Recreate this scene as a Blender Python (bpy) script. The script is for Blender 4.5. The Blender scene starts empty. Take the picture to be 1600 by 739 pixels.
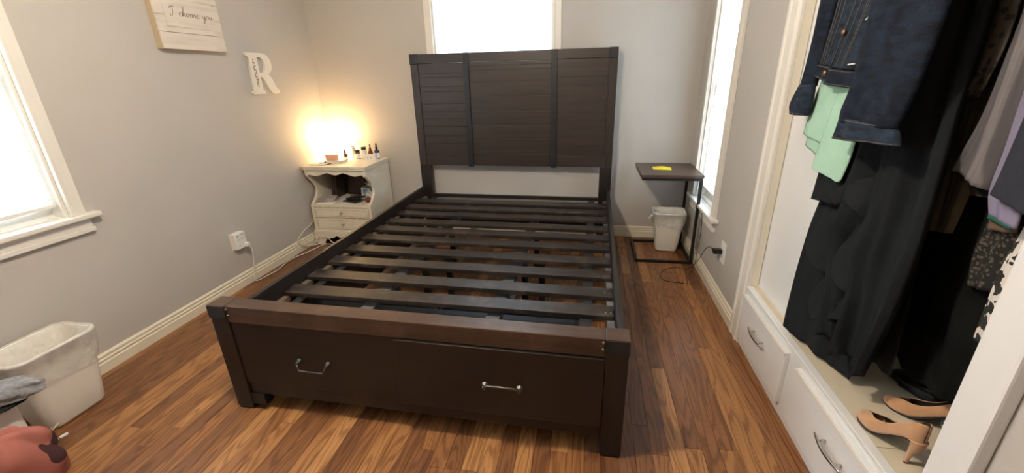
import bpy, bmesh, math, random
from math import sin, cos, pi, radians
from mathutils import Vector, Matrix
random.seed(7)
S = bpy.context.scene
COL = S.collection

# ------------------------------------------------------------------ camera, world, lights, exposure
W = 3.204; YF = -5.4; H = 2.44
cam_d = bpy.data.cameras.new('camera'); cam = bpy.data.objects.new('camera', cam_d); COL.objects.link(cam)
cam_d.sensor_width = 36; cam_d.lens = 659.02/1600*36; cam_d.clip_start = .02; cam_d.clip_end = 100
cr, cu, cf = Vector((.98534898, .16881521, -.02426547)), Vector((-.0377156, .35443903, .9343182)), Vector((-.16632775, .9197143, -.35561311))
M = Matrix.Identity(4)
for i in range(3):
    M[i][0], M[i][1], M[i][2] = cr[i], cu[i], -cf[i]
M.translation = (2.3665, -3.618, 1.3508)
cam.matrix_world = M
S.camera = cam
wd = bpy.data.worlds.new('sky'); S.world = wd; wd.use_nodes = True
bg = wd.node_tree.nodes['Background']
bg.inputs[0].default_value = (.70, .85, 1.0, 1); bg.inputs[1].default_value = 21.0
S.view_settings.view_transform = 'Standard'; S.view_settings.look = 'None'
S.view_settings.exposure = 0.0; S.view_settings.gamma = 1; S.view_settings.use_curve_mapping = False
S.cycles.max_bounces = 10; S.cycles.diffuse_bounces = 6; S.cycles.transparent_max_bounces = 16
S.cycles.use_denoising = True

def light(name, kind, loc, energy, color, size=.1, rot=(0, 0, 0), size_y=None, portal=False):
    d = bpy.data.lights.new(name, kind); d.energy = energy; d.color = color
    if kind == 'AREA':
        d.size = size
        if size_y: d.shape = 'RECTANGLE'; d.size_y = size_y
        if portal: d.cycles.is_portal = True
    else:
        d.shadow_soft_size = size
    o = bpy.data.objects.new(name, d); COL.objects.link(o); o.location = loc; o.rotation_euler = rot
    return o
# the room's ceiling fixture (its glass dome is built below) and sky portals at the windows
light('ceiling_bulb', 'POINT', (1.6, -2.70, 2.30), 120, (1.0, .86, .68), .05)
light('portal_left', 'AREA', (-.16, -2.77, 1.42), 1, (1, 1, 1), 1.3, (0, radians(-90), 0), 1.3, True)
light('portal_back', 'AREA', (1.596, .16, 1.45), 1, (1, 1, 1), 1.0, (radians(-90), 0, 0), 1.35, True)
light('portal_right', 'AREA', (W+.16, -.56, 1.26), 1, (1, 1, 1), 1.65, (0, radians(90), 0), .55, True)

# ------------------------------------------------------------------ materials
def mat(name, color, rough=.5, metal=0, col2=None, scale=8, stretch=(1, 1, 1), bump=0, bscale=60, spec=None, trans=0, sheen=0, coat=0, emit=None, contrast=(.35, .65), alpha=None, detail=4):
    m = bpy.data.materials.new(name); m.use_nodes = True
    nt = m.node_tree; N = nt.nodes; L = nt.links; p = N['Principled BSDF']
    p.inputs['Base Color'].default_value = (*color, 1); p.inputs['Roughness'].default_value = rough; p.inputs['Metallic'].default_value = metal
    if spec is not None: p.inputs['Specular IOR Level'].default_value = spec
    if trans: p.inputs['Transmission Weight'].default_value = trans
    if sheen: p.inputs['Sheen Weight'].default_value = sheen; p.inputs['Sheen Roughness'].default_value = .6
    if coat: p.inputs['Coat Weight'].default_value = coat
    if alpha is not None: p.inputs['Alpha'].default_value = alpha
    if emit: p.inputs['Emission Color'].default_value = (*emit[0], 1); p.inputs['Emission Strength'].default_value = emit[1]
    tc = N.new('ShaderNodeTexCoord'); mp = N.new('ShaderNodeMapping'); mp.inputs['Scale'].default_value = stretch
    L.new(tc.outputs['Object'], mp.inputs[0])
    c2 = col2 or tuple(c*.93 for c in color)
    n = N.new('ShaderNodeTexNoise'); n.inputs['Scale'].default_value = scale; n.inputs['Detail'].default_value = detail
    r = N.new('ShaderNodeValToRGB'); r.color_ramp.elements[0].position = contrast[0]; r.color_ramp.elements[1].position = contrast[1]
    r.color_ramp.elements[0].color = (*c2, 1); r.color_ramp.elements[1].color = (*color, 1)
    L.new(mp.outputs[0], n.inputs['Vector']); L.new(n.outputs[0], r.inputs[0]); L.new(r.outputs[0], p.inputs['Base Color'])
    if bump:
        n2 = N.new('ShaderNodeTexNoise'); n2.inputs['Scale'].default_value = bscale; n2.inputs['Detail'].default_value = 3
        b = N.new('ShaderNodeBump'); b.inputs['Strength'].default_value = bump; b.inputs['Distance'].default_value = .002
        L.new(mp.outputs[0], n2.inputs['Vector']); L.new(n2.outputs[0], b.inputs['Height']); L.new(b.outputs[0], p.inputs['Normal'])
    return m

def oak():
    m = bpy.data.materials.new('oak_floor'); m.use_nodes = True
    nt = m.node_tree; N = nt.nodes; L = nt.links; p = N['Principled BSDF']
    g = N.new('ShaderNodeNewGeometry'); oi = N.new('ShaderNodeObjectInfo')
    mul = N.new('ShaderNodeMath'); mul.operation = 'MULTIPLY'; mul.inputs[1].default_value = 37.0; L.new(oi.outputs['Random'], mul.inputs[0])
    cb = N.new('ShaderNodeCombineXYZ'); L.new(mul.outputs[0], cb.inputs[0]); L.new(mul.outputs[0], cb.inputs[1]); L.new(mul.outputs[0], cb.inputs[2])
    def noise(sc, scale, detail=3, rough=.5):
        mp = N.new('ShaderNodeMapping'); mp.inputs['Scale'].default_value = sc; L.new(g.outputs['Position'], mp.inputs[0])
        ad = N.new('ShaderNodeVectorMath'); ad.operation = 'ADD'; L.new(mp.outputs[0], ad.inputs[0]); L.new(cb.outputs[0], ad.inputs[1])
        n = N.new('ShaderNodeTexNoise'); n.inputs['Scale'].default_value = scale; n.inputs['Detail'].default_value = detail; n.inputs['Roughness'].default_value = rough
        L.new(ad.outputs[0], n.inputs['Vector']); return n.outputs[0]
    n1 = noise((13, 1.7, 1), 1.0, 1)
    k = N.new('ShaderNodeMath'); k.operation = 'MULTIPLY'; k.inputs[1].default_value = 62; L.new(n1, k.inputs[0])
    n3 = noise((55, 2.2, 1), 1.2, 2)
    k2 = N.new('ShaderNodeMath'); k2.operation = 'MULTIPLY_ADD'; k2.inputs[1].default_value = 3.0; L.new(n3, k2.inputs[0]); L.new(k.outputs[0], k2.inputs[2])
    sn = N.new('ShaderNodeMath'); sn.operation = 'SINE'; L.new(k2.outputs[0], sn.inputs[0])
    mr = N.new('ShaderNodeMapRange'); mr.inputs[1].default_value = -1; mr.inputs[2].default_value = 1; mr.inputs[3].default_value = 0; mr.inputs[4].default_value = 1; L.new(sn.outputs[0], mr.inputs[0])
    pore = noise((300, 5, 1), 1.2, 3)
    # board tint
    rb = N.new('ShaderNodeValToRGB'); e = rb.color_ramp.elements
    e[0].position = 0; e[0].color = (.145, .062, .027, 1); e[1].position = 1; e[1].color = (.40, .200, .078, 1)
    for pos, c in ((.3, (.175, .076, .031)), (.6, (.25, .110, .042)), (.85, (.33, .155, .058))):
        x = e.new(pos); x.color = (*c, 1)
    L.new(oi.outputs['Random'], rb.inputs[0])
    r1 = N.new('ShaderNodeValToRGB'); r1.color_ramp.elements[0].position = .05; r1.color_ramp.elements[0].color = (.45, .38, .33, 1); r1.color_ramp.elements[1].position = .55; r1.color_ramp.elements[1].color = (1.08, 1.08, 1.08, 1)
    L.new(mr.outputs[0], r1.inputs[0])
    mx = N.new('ShaderNodeMix'); mx.data_type = 'RGBA'; mx.blend_type = 'MULTIPLY'; mx.inputs[0].default_value = .62
    L.new(rb.outputs[0], mx.inputs[6]); L.new(r1.outputs[0], mx.inputs[7])
    r2 = N.new('ShaderNodeValToRGB'); r2.color_ramp.elements[0].position = .36; r2.color_ramp.elements[0].color = (.5, .45, .42, 1); r2.color_ramp.elements[1].position = .52; r2.color_ramp.elements[1].color = (1, 1, 1, 1)
    L.new(pore, r2.inputs[0])
    mx2 = N.new('ShaderNodeMix'); mx2.data_type = 'RGBA'; mx2.blend_type = 'MULTIPLY'; mx2.inputs[0].default_value = .7
    L.new(mx.outputs[2], mx2.inputs[6]); L.new(r2.outputs[0], mx2.inputs[7])
    L.new(mx2.outputs[2], p.inputs['Base Color'])
    p.inputs['Roughness'].default_value = .34; p.inputs['Specular IOR Level'].default_value = .45
    b = N.new('ShaderNodeBump'); b.inputs['Strength'].default_value = .12; b.inputs['Distance'].default_value = .001; L.new(pore, b.inputs['Height']); L.new(b.outputs[0], p.inputs['Normal'])
    return m

def wood(name, c1, c2, axis='x', rough=.42, sc=1.0, scuff=None):
    """dark stained wood with grain running along an axis, board to board tint from the object's own random"""
    m = bpy.data.materials.new(name); m.use_nodes = True
    nt = m.node_tree; N = nt.nodes; L = nt.links; p = N['Principled BSDF']
    g = N.new('ShaderNodeNewGeometry'); oi = N.new('ShaderNodeObjectInfo')
    mul = N.new('ShaderNodeMath'); mul.operation = 'MULTIPLY'; mul.inputs[1].default_value = 23.0; L.new(oi.outputs['Random'], mul.inputs[0])
    mp = N.new('ShaderNodeMapping'); s = {'x': (1.6, 40, 40), 'y': (40, 1.6, 40), 'z': (40, 40, 1.6)}[axis]
    mp.inputs['Scale'].default_value = tuple(v*sc for v in s); L.new(g.outputs['Position'], mp.inputs[0])
    cb = N.new('ShaderNodeCombineXYZ'); [L.new(mul.outputs[0], cb.inputs[i]) for i in range(3)]
    ad = N.new('ShaderNodeVectorMath'); ad.operation = 'ADD'; L.new(mp.outputs[0], ad.inputs[0]); L.new(cb.outputs[0], ad.inputs[1])
    n = N.new('ShaderNodeTexNoise'); n.inputs['Scale'].default_value = 1; n.inputs['Detail'].default_value = 5; n.inputs['Roughness'].default_value = .62
    L.new(ad.outputs[0], n.inputs['Vector'])
    r = N.new('ShaderNodeValToRGB'); r.color_ramp.elements[0].position = .32; r.color_ramp.elements[0].color = (*c2, 1); r.color_ramp.elements[1].position = .68; r.color_ramp.elements[1].color = (*c1, 1)
    L.new(n.outputs[0], r.inputs[0])
    out = r.outputs[0]
    if scuff:
        n2 = N.new('ShaderNodeTexNoise'); n2.inputs['Scale'].default_value = 9; n2.inputs['Detail'].default_value = 8; n2.inputs['Roughness'].default_value = .75
        L.new(g.outputs['Position'], n2.inputs['Vector'])
        r3 = N.new('ShaderNodeValToRGB'); r3.color_ramp.elements[0].position = .50; r3.color_ramp.elements[0].color = (0, 0, 0, 1); r3.color_ramp.elements[1].position = .72; r3.color_ramp.elements[1].color = (.6, .6, .6, 1)
        L.new(n2.outputs[0], r3.inputs[0])
        mx = N.new('ShaderNodeMix'); mx.data_type = 'RGBA'; L.new(r3.outputs[0], mx.inputs[0]); L.new(out, mx.inputs[6]); mx.inputs[7].default_value = (*scuff, 1); out = mx.outputs[2]
    L.new(out, p.inputs['Base Color']); p.inputs['Roughness'].default_value = rough
    b = N.new('ShaderNodeBump'); b.inputs['Strength'].default_value = .25; b.inputs['Distance'].default_value = .001; L.new(n.outputs[0], b.inputs['Height']); L.new(b.outputs[0], p.inputs['Normal'])
    return m

def spots(name, base, spot, scale, thr, rough=.9, kind='voronoi'):
    m = bpy.data.materials.new(name); m.use_nodes = True
    nt = m.node_tree; N = nt.nodes; L = nt.links; p = N['Principled BSDF']; p.inputs['Roughness'].default_value = rough
    tc = N.new('ShaderNodeTexCoord')
    if kind == 'voronoi':
        t = N.new('ShaderNodeTexVoronoi'); t.inputs['Scale'].default_value = scale; o = t.outputs['Distance']; inv = False
    else:
        t = N.new('ShaderNodeTexNoise'); t.inputs['Scale'].default_value = scale; t.inputs['Detail'].default_value = 2; o = t.outputs[0]; inv = True
    L.new(tc.outputs['Object'], t.inputs['Vector'])
    r = N.new('ShaderNodeValToRGB'); r.color_ramp.interpolation = 'CONSTANT'
    a, b = (spot, base) if not inv else (base, spot)
    r.color_ramp.elements[0].position = 0; r.color_ramp.elements[0].color = (*a, 1); r.color_ramp.elements[1].position = thr; r.color_ramp.elements[1].color = (*b, 1)
    L.new(o, r.inputs[0]); L.new(r.outputs[0], p.inputs['Base Color'])
    return m

def stripes(name, c1, c2, scale, rough=.9, vec=(0, 1, 0)):
    m = bpy.data.materials.new(name); m.use_nodes = True
    nt = m.node_tree; N = nt.nodes; L = nt.links; p = N['Principled BSDF']; p.inputs['Roughness'].default_value = rough
    tc = N.new('ShaderNodeTexCoord'); w = N.new('ShaderNodeTexWave'); w.bands_direction = 'Y'; w.inputs['Scale'].default_value = scale; w.inputs['Distortion'].default_value = 1.5
    L.new(tc.outputs['Object'], w.inputs['Vector'])
    r = N.new('ShaderNodeValToRGB'); r.color_ramp.elements[0].position = .4; r.color_ramp.elements[0].color = (*c1, 1); r.color_ramp.elements[1].position = .6; r.color_ramp.elements[1].color = (*c2, 1)
    L.new(w.outputs[0], r.inputs[0]); L.new(r.outputs[0], p.inputs['Base Color'])
    return m

def glass():
    m = bpy.data.materials.new('window_glass'); m.use_nodes = True
    nt = m.node_tree; N = nt.nodes; L = nt.links; N.remove(N['Principled BSDF'])
    t = N.new('ShaderNodeBsdfTransparent'); g = N.new('ShaderNodeBsdfGlossy'); g.inputs['Roughness'].default_value = .02
    f = N.new('ShaderNodeFresnel'); f.inputs[0].default_value = 1.45; mx = N.new('ShaderNodeMixShader')
    L.new(f.outputs[0], mx.inputs[0]); L.new(t.outputs[0], mx.inputs[1]); L.new(g.outputs[0], mx.inputs[2]); L.new(mx.outputs[0], N['Material Output'].inputs[0])
    return m

def translucent(name, color, tr=.5, rough=.8):
    m = bpy.data.materials.new(name); m.use_nodes = True
    nt = m.node_tree; N = nt.nodes; L = nt.links; N.remove(N['Principled BSDF'])
    d = N.new('ShaderNodeBsdfDiffuse'); t = N.new('ShaderNodeBsdfTranslucent'); mx = N.new('ShaderNodeMixShader'); mx.inputs[0].default_value = tr
    no = N.new('ShaderNodeTexNoise'); no.inputs['Scale'].default_value = 12
    tc = N.new('ShaderNodeTexCoord'); L.new(tc.outputs['Object'], no.inputs['Vector'])
    r = N.new('ShaderNodeValToRGB'); r.color_ramp.elements[0].color = (*[c*.94 for c in color], 1); r.color_ramp.elements[1].color = (*color, 1)
    L.new(no.outputs[0], r.inputs[0]); L.new(r.outputs[0], d.inputs[0]); L.new(r.outputs[0], t.inputs[0])
    L.new(d.outputs[0], mx.inputs[1]); L.new(t.outputs[0], mx.inputs[2]); L.new(mx.outputs[0], N['Material Output'].inputs[0])
    return m

def liner_mat():
    m = bpy.data.materials.new('bag_film'); m.use_nodes = True
    nt = m.node_tree; N = nt.nodes; L = nt.links; p = N['Principled BSDF']
    p.inputs['Base Color'].default_value = (.78, .77, .73, 1); p.inputs['Roughness'].default_value = .3
    n = N.new('ShaderNodeTexNoise'); n.inputs['Scale'].default_value = 18; n.inputs['Detail'].default_value = 4; tc = N.new('ShaderNodeTexCoord'); L.new(tc.outputs['Object'], n.inputs['Vector'])
    mr = N.new('ShaderNodeMapRange'); mr.inputs[3].default_value = .12; mr.inputs[4].default_value = .62; L.new(n.outputs[0], mr.inputs[0]); L.new(mr.outputs[0], p.inputs['Alpha'])
    b = N.new('ShaderNodeBump'); b.inputs['Strength'].default_value = .6; b.inputs['Distance'].default_value = .01; L.new(n.outputs[0], b.inputs['Height']); L.new(b.outputs[0], p.inputs['Normal'])
    return m

m_wall = mat('wall_paint', (.475, .447, .415), .75, bump=.10, bscale=220, scale=3, col2=(.46, .432, .40))
m_ceil = mat('ceiling_paint', (.78, .76, .72), .9, scale=4, bump=.1)
m_trim = mat('trim_paint', (.74, .69, .57), .38, scale=5, col2=(.71, .655, .53), bump=.04)
m_white = mat('white_gloss_paint', (.745, .755, .76), .32, scale=4, col2=(.725, .73, .735), bump=.05, bscale=30)
m_tan = mat('worn_cream_paint', (.66, .58, .45), .45, scale=7, col2=(.61, .53, .40), bump=.1, bscale=30, contrast=(.3, .7))
m_wtrim = mat('window_paint', (.74, .71, .66), .4, scale=5, col2=(.71, .68, .62))
m_oak = oak(); m_sub = mat('floor_gap', (.02, .008, .004), .9)
m_bed = wood('espresso_wood', (.0115, .0066, .0046), (.0055, .0034, .0027), 'x', .42)
m_head_lit = wood('headboard_wood_lit', (.036, .024, .018), (.017, .0115, .009), 'x', .38)  # same espresso wood, lightened: window glare and brighter lighting put into the colour
m_headz_lit = wood('headboard_wood_upright_lit', (.036, .024, .018), (.017, .0115, .009), 'z', .38)  # upright-grain twin, with the same lighting painted into its colour
m_bedz = wood('espresso_wood_upright', (.0135, .0082, .0060), (.007, .0044, .0034), 'z', .42)
m_bedy = wood('espresso_wood_rail', (.016, .0108, .0088), (.008, .0056, .0048), 'y', .40)
m_btop = wood('espresso_top_rail', (.060, .033, .021), (.028, .015, .010), 'x', .36, scuff=(.12, .07, .045))
m_slat = wood('worn_slat_wood', (.024, .017, .0135), (.009, .0068, .0058), 'x', .40, scuff=(.11, .085, .07))
m_slate = mat('slate_metal_strap', (.018, .019, .021), .42, .25, col2=(.012, .012, .014), scale=20)
m_blk = mat('black_metal', (.012, .012, .013), .38, .3, scale=10)
m_pewter = mat('dark_pewter', (.16, .145, .12), .3, .9, scale=30)
m_dpew = mat('blackened_pewter', (.05, .048, .044), .35, .8, scale=30)
m_chrome = mat('brushed_chrome', (.62, .60, .57), .25, 1, scale=60, stretch=(1, 8, 1))
m_box = mat('dark_box_board', (.014, .016, .018), .5, col2=(.009, .010, .012), scale=9)
m_beam = mat('dusty_beam', (.13, .135, .15), .5, col2=(.07, .074, .084), scale=11)
m_cream = mat('distressed_cream_paint', (.74, .69, .58), .5, scale=5, col2=(.69, .63, .51), bump=.1, contrast=(.4, .6))
m_worn = mat('worn_edge_paint', (.36, .28, .19), .6, scale=30, col2=(.62, .55, .42))
m_brass = mat('aged_drop_pull', (.55, .48, .36), .35, .8, scale=40)
m_white2 = mat('white_plastic', (.80, .79, .76), .35, scale=4)
m_cord = mat('white_cord', (.72, .68, .60), .5, scale=10)
m_bin = mat('white_bin_plastic', (.76, .73, .68), .42, scale=5, col2=(.74, .71, .655))
m_liner = liner_mat()
m_blind = translucent('blind_vinyl', (.92, .92, .90), .55)
m_glass = glass()
m_denim = mat('dark_denim', (.010, .017, .033), .85, col2=(.004, .006, .012), scale=26, stretch=(1, 1, 2), bump=.8, bscale=150, spec=.2)
m_denim2 = mat('dark_denim_washed', (.020, .033, .056), .85, col2=(.007, .011, .020), scale=20, stretch=(1, 1, 3), bump=.8, bscale=150, spec=.2)
m_stitch = mat('tan_stitching', (.10, .085, .065), .8, scale=200)
m_mint = mat('mint_cotton', (.37, .60, .47), .85, col2=(.33, .54, .42), scale=8, bump=.3, bscale=200)
m_black = mat('black_crepe', (.0105, .0130, .0160), .9, col2=(.0080, .0098, .0122), scale=6, bump=.4, bscale=300, spec=.15)
m_black2 = mat('black_knit', (.009, .0100, .0100), .95, spec=.1, col2=(.003, .0035, .0035), scale=7, bump=.4, bscale=200)
m_olive = mat('olive_brown_cloth', (.095, .078, .054), .9, col2=(.055, .044, .030), scale=6, bump=.4, bscale=200)
m_taupe = mat('taupe_cloth', (.11, .082, .060), .9, scale=6, bump=.4, bscale=200)
m_croch = spots('openwork_knit', (.006, .006, .006), (.075, .058, .042), 95, .42)
m_croch2 = spots('mottled_knit', (.050, .042, .031), (.010, .010, .009), 48, .36)
m_gshirt = stripes('grey_striped_cotton', (.15, .135, .140), (.075, .068, .074), 4)
m_tanc = mat('tan_cloth', (.13, .085, .055), .9, scale=6)
m_lav = mat('lavender_satin', (.20, .18, .27), .6, scale=5, col2=(.16, .145, .22))
m_navy = mat('navy_cloth', (.014, .016, .028), .9, scale=6, bump=.3)
m_teal = spots('teal_dotted_cloth', (.01, .11, .085), (.5, .55, .5), 60, .14)
m_anim = spots('black_white_print', (.012, .012, .012), (.62, .58, .54), 30, .50, kind='noise')
m_flor = spots('navy_floral_print', (.010, .010, .022), (.62, .58, .62), 85, .30)
m_suede = mat('tan_suede', (.50, .27, .13), .85, col2=(.42, .215, .098), scale=14, bump=.3, bscale=300, sheen=.4)
m_insole = mat('dark_insole', (.025, .017, .012), .7, scale=9)
m_shiny = mat('black_patent', (.01, .01, .012), .12, scale=9)
m_gknit = mat('grey_cable_knit', (.20, .20, .215), .95, col2=(.12, .12, .13), scale=45, bump=1.0, bscale=55, sheen=.4)
m_gknit.node_tree.nodes['Bump'].inputs['Distance'].default_value = .010
m_pink = spots('salmon_print_cloth', (.36, .125, .10), (.05, .015, .02), 7.5, .60, kind='noise')
m_yel = mat('yellow_foil', (.80, .66, .03), .35, col2=(.72, .56, .02), scale=12, bump=.3, bscale=25)
m_walnut = wood('dark_walnut_top', (.085, .052, .038), (.042, .026, .019), 'x', .4)
m_paper = mat('paper', (.78, .74, .68), .8, scale=5)
m_amber = mat('amber_glass', (.14, .045, .015), .12, scale=5)
m_cobalt = mat('cobalt_glass', (.035, .03, .19), .12, scale=5)
m_label = mat('white_label', (.80, .78, .74), .6, scale=12)
m_sign = mat('whitewashed_board', (.66, .60, .53), .7, scale=5, stretch=(1, 1, 9), col2=(.58, .51, .44), contrast=(.3, .55))
m_rawpine = mat('raw_pine', (.52, .42, .28), .7, scale=6, stretch=(1, 1, .3))
m_ink = mat('brown_ink', (.17, .085, .055), .8, scale=20)

# ------------------------------------------------------------------ mesh helpers
class MB:
    def __init__(s): s.v = []; s.f = []; s.mi = []; s.m = 0
    def quad(s, idx): s.f.append(tuple(idx)); s.mi.append(s.m)
    def box(s, x0, x1, y0, y1, z0, z1, M=None):
        b = len(s.v)
        for z in (z0, z1):
            for x, y in ((x0, y0), (x1, y0), (x1, y1), (x0, y1)):
                s.v.append(Vector((x, y, z)) if M is None else M @ Vector((x, y, z)))
        for q in ((0, 3, 2, 1), (4, 5, 6, 7), (0, 1, 5, 4), (1, 2, 6, 5), (2, 3, 7, 6), (3, 0, 4, 7)): s.quad([b+i for i in q])
        return s
    def prism(s, poly, a0, a1, axis='x', M=None):
        """poly in the plane across axis: x->(y,z)  y->(x,z)  z->(x,y)"""
        def P(p, a):
            v = Vector((a, p[0], p[1])) if axis == 'x' else Vector((p[0], a, p[1])) if axis == 'y' else Vector((p[0], p[1], a))
            return v if M is None else M @ v
        b = len(s.v); n = len(poly)
        for a in (a0, a1): s.v += [P(p, a) for p in poly]
        s.quad([b+i for i in range(n)][::-1]); s.quad([b+n+i for i in range(n)])
        for i in range(n): j = (i+1) % n; s.quad((b+i, b+j, b+n+j, b+n+i))
        return s
    def tube(s, pts, r, n=8, cap=True, smooth=0):
        pts = [Vector(p) for p in pts]
        if smooth:
            out = []
            for i in range(len(pts)-1):
                p0 = pts[max(i-1, 0)]; p1 = pts[i]; p2 = pts[i+1]; p3 = pts[min(i+2, len(pts)-1)]
                for k in range(smooth):
                    t = k/smooth
                    out.append(.5*((2*p1)+(p2-p0)*t+(2*p0-5*p1+4*p2-p3)*t*t+(3*p1-p0-3*p2+p3)*t**3))
            if isinstance(r, (list, tuple)):
                r = [r[min(int(i/smooth), len(r)-1)]*(1-(i/smooth)%1)+r[min(int(i/smooth)+1, len(r)-1)]*((i/smooth)%1) for i in range(len(out))]+[r[-1]]
            pts = out+[pts[-1]]
        b = len(s.v); up = None
        for i, p in enumerate(pts):
            d = (pts[min(i+1, len(pts)-1)]-pts[max(i-1, 0)]).normalized()
            if up is None: up = d.orthogonal().normalized()
            up = (up-d*up.dot(d)); up = up.normalized() if up.length > 1e-6 else d.orthogonal().normalized()
            q = d.cross(up); rr = r[i] if isinstance(r, (list, tuple)) else r
            for k in range(n):
                a = 2*pi*k/n; s.v.append(p+(up*cos(a)+q*sin(a))*rr)
        for i in range(len(pts)-1):
            for k in range(n):
                k2 = (k+1) % n; s.quad((b+i*n+k, b+i*n+k2, b+(i+1)*n+k2, b+(i+1)*n+k))
        if cap:
            s.quad([b+k for k in range(n)][::-1]); e = b+(len(pts)-1)*n; s.quad([e+k for k in range(n)])
        return s
    def lathe(s, prof, c, n=20, M=None):
        b = len(s.v)
        for r, z in prof:
            for k in range(n):
                a = 2*pi*k/n; v = Vector((r*cos(a), r*sin(a), z))
                s.v.append((M @ v if M else v)+Vector(c))
        for i in range(len(prof)-1):
            for k in range(n):
                k2 = (k+1) % n; s.quad((b+i*n+k, b+i*n+k2, b+(i+1)*n+k2, b+(i+1)*n+k))
        s.quad([b+k for k in range(n)][::-1]); e = b+(len(prof)-1)*n; s.quad([e+k for k in range(n)])
        return s
    def grid(s, rows, closed=False):
        b = len(s.v); n = len(rows[0])
        for r in rows: s.v += [Vector(p) for p in r]
        for i in range(len(rows)-1):
            for k in range(n if closed else n-1):
                k2 = (k+1) % n; s.quad((b+i*n+k, b+i*n+k2, b+(i+1)*n+k2, b+(i+1)*n+k))
        return s
    def build(s, name, m, parent=None, bevel=0, smooth=False, sub=0, solid=0, seg=2):
        me = bpy.data.meshes.new(name); me.from_pydata([tuple(v) for v in s.v], [], s.f)
        mats = m if isinstance(m, list) else [m]
        for x in mats: me.materials.append(x)
        for p, i in zip(me.polygons, s.mi): p.material_index = i; p.use_smooth = smooth
        bm = bmesh.new(); bm.from_mesh(me); bmesh.ops.recalc_face_normals(bm, faces=bm.faces)
        if bevel:
            ed = [e for e in bm.edges if len(e.link_faces) == 2 and e.calc_face_angle(0) > .5]
            bmesh.ops.bevel(bm, geom=ed, offset=bevel, segments=seg, affect='EDGES', profile=.6, clamp_overlap=True)
        bm.to_mesh(me); bm.free()
        o = bpy.data.objects.new(name, me); COL.objects.link(o)
        if parent is not None: o.parent = parent
        if solid:
            md = o.modifiers.new('solid', 'SOLIDIFY'); md.thickness = solid; md.offset = 0
        if sub:
            md = o.modifiers.new('sub', 'SUBSURF'); md.levels = sub; md.render_levels = sub
        return o
def box(name, m, x0, x1, y0, y1, z0, z1, parent=None, bevel=0, M=None): return MB().box(x0, x1, y0, y1, z0, z1, M).build(name, m, parent, bevel)
def empty(name, loc, rz=0):
    o = bpy.data.objects.new(name, None); COL.objects.link(o); o.location = loc; o.rotation_euler = (0, 0, rz); o.empty_display_size = .05
    return o
def tag(o, label, cat, group=None):
    o['label'] = label; o['category'] = cat
    if group: o['group'] = group
    return o
def struct(o): o['kind'] = 'structure'; return o

# ------------------------------------------------------------------ setting: floor
T = .12
fl = struct(box('floor', m_sub, -T, W+.75, YF, T, -.08, -.012))
rp = random.Random(3); pw = .0635; nrow = int((W+.02)/pw)+1; x = -.012; pieces = []
ends = {45: (-2.05,), 46: (-1.925, ), }
while x < W+.02:
    y = .0+rp.uniform(0, .6)
    while y > -4.0:
        ln = rp.choice((.5, .8, 1.0, 1.3, 1.6, 1.9)) * rp.uniform(.9, 1.1)
        y1 = min(y, -.0); y0 = y-ln
        if y1-y0 > .05 and y0 < 0: pieces.append((x, max(y0, YF), y1))
        y = y0
    if y > YF: pieces.append((x, YF, y))
    x += pw
for (x, y0, y1) in pieces:
    g = .0006
    b = MB().box(x+g, x+pw-g, y0+g, y1-g, -.012, rp.uniform(-.0004, .0)).build('floor_plank', m_oak, fl)
print('planks', len(pieces))
struct(box('ceiling', m_ceil, -T, W+.75, YF, T, H, H+.05))

def wall_with_holes(name, m, axis, a0, a1, u0, u1, z0, z1, holes):
    """slab across axis a0..a1, spanning u, with rectangular holes (ua,ub,za,zb)"""
    mb = MB()
    us = sorted({u0, u1, *[h[0] for h in holes], *[h[1] for h in holes]}); zs = sorted({z0, z1, *[h[2] for h in holes], *[h[3] for h in holes]})
    def isin(u, z): return any(h[0] < u < h[1] and h[2] < z < h[3] for h in holes)
    for i in range(len(us)-1):
        for j in range(len(zs)-1):
            if isin((us[i]+us[i+1])/2, (zs[j]+zs[j+1])/2): continue
            if axis == 'x': mb.box(a0, a1, us[i], us[i+1], zs[j], zs[j+1])
            else: mb.box(us[i], us[i+1], a0, a1, zs[j], zs[j+1])
    o = mb.build(name, m); 
    bm = bmesh.new(); bm.from_mesh(o.data); bmesh.ops.remove_doubles(bm, verts=bm.verts, dist=1e-5)
    seen = {}
    for f in bm.faces: seen.setdefault(tuple(sorted(v.index for v in f.verts)), []).append(f)
    bmesh.ops.delete(bm, geom=[f for v in seen.values() if len(v) > 1 for f in v], context='FACES')
    bmesh.ops.recalc_face_normals(bm, faces=bm.faces); bm.to_mesh(o.data); bm.free()
    return struct(o)
WT = 2.02
wall_with_holes('wall_left', m_wall, 'x', -T, 0, YF, T, 0, H, [(-3.42, -2.125, .765, WT)])
wall_with_holes('wall_back', m_wall, 'y', 0, T, 0, W, 0, H, [(1.107, 2.079, .80, WT)])
wall_with_holes('wall_right', m_wall, 'x', W, W+T, YF, T, 0, H, [(-.81, -.30, .445, WT), (-2.74, -1.54, 0, 2.12)])
struct(box('wall_front', m_wall, 0, W, YF-T, YF, 0, H))

# closet shell
cl = MB()
cl.box(W+.64, W+.70, -2.85, -1.35, 0, H)
cl.box(W+T, W+.64, -2.85, -2.80, 0, H).box(W+T, W+.64, -1.40, -1.35, 0, H)
struct(cl.build('wall_closet', m_white))

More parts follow.
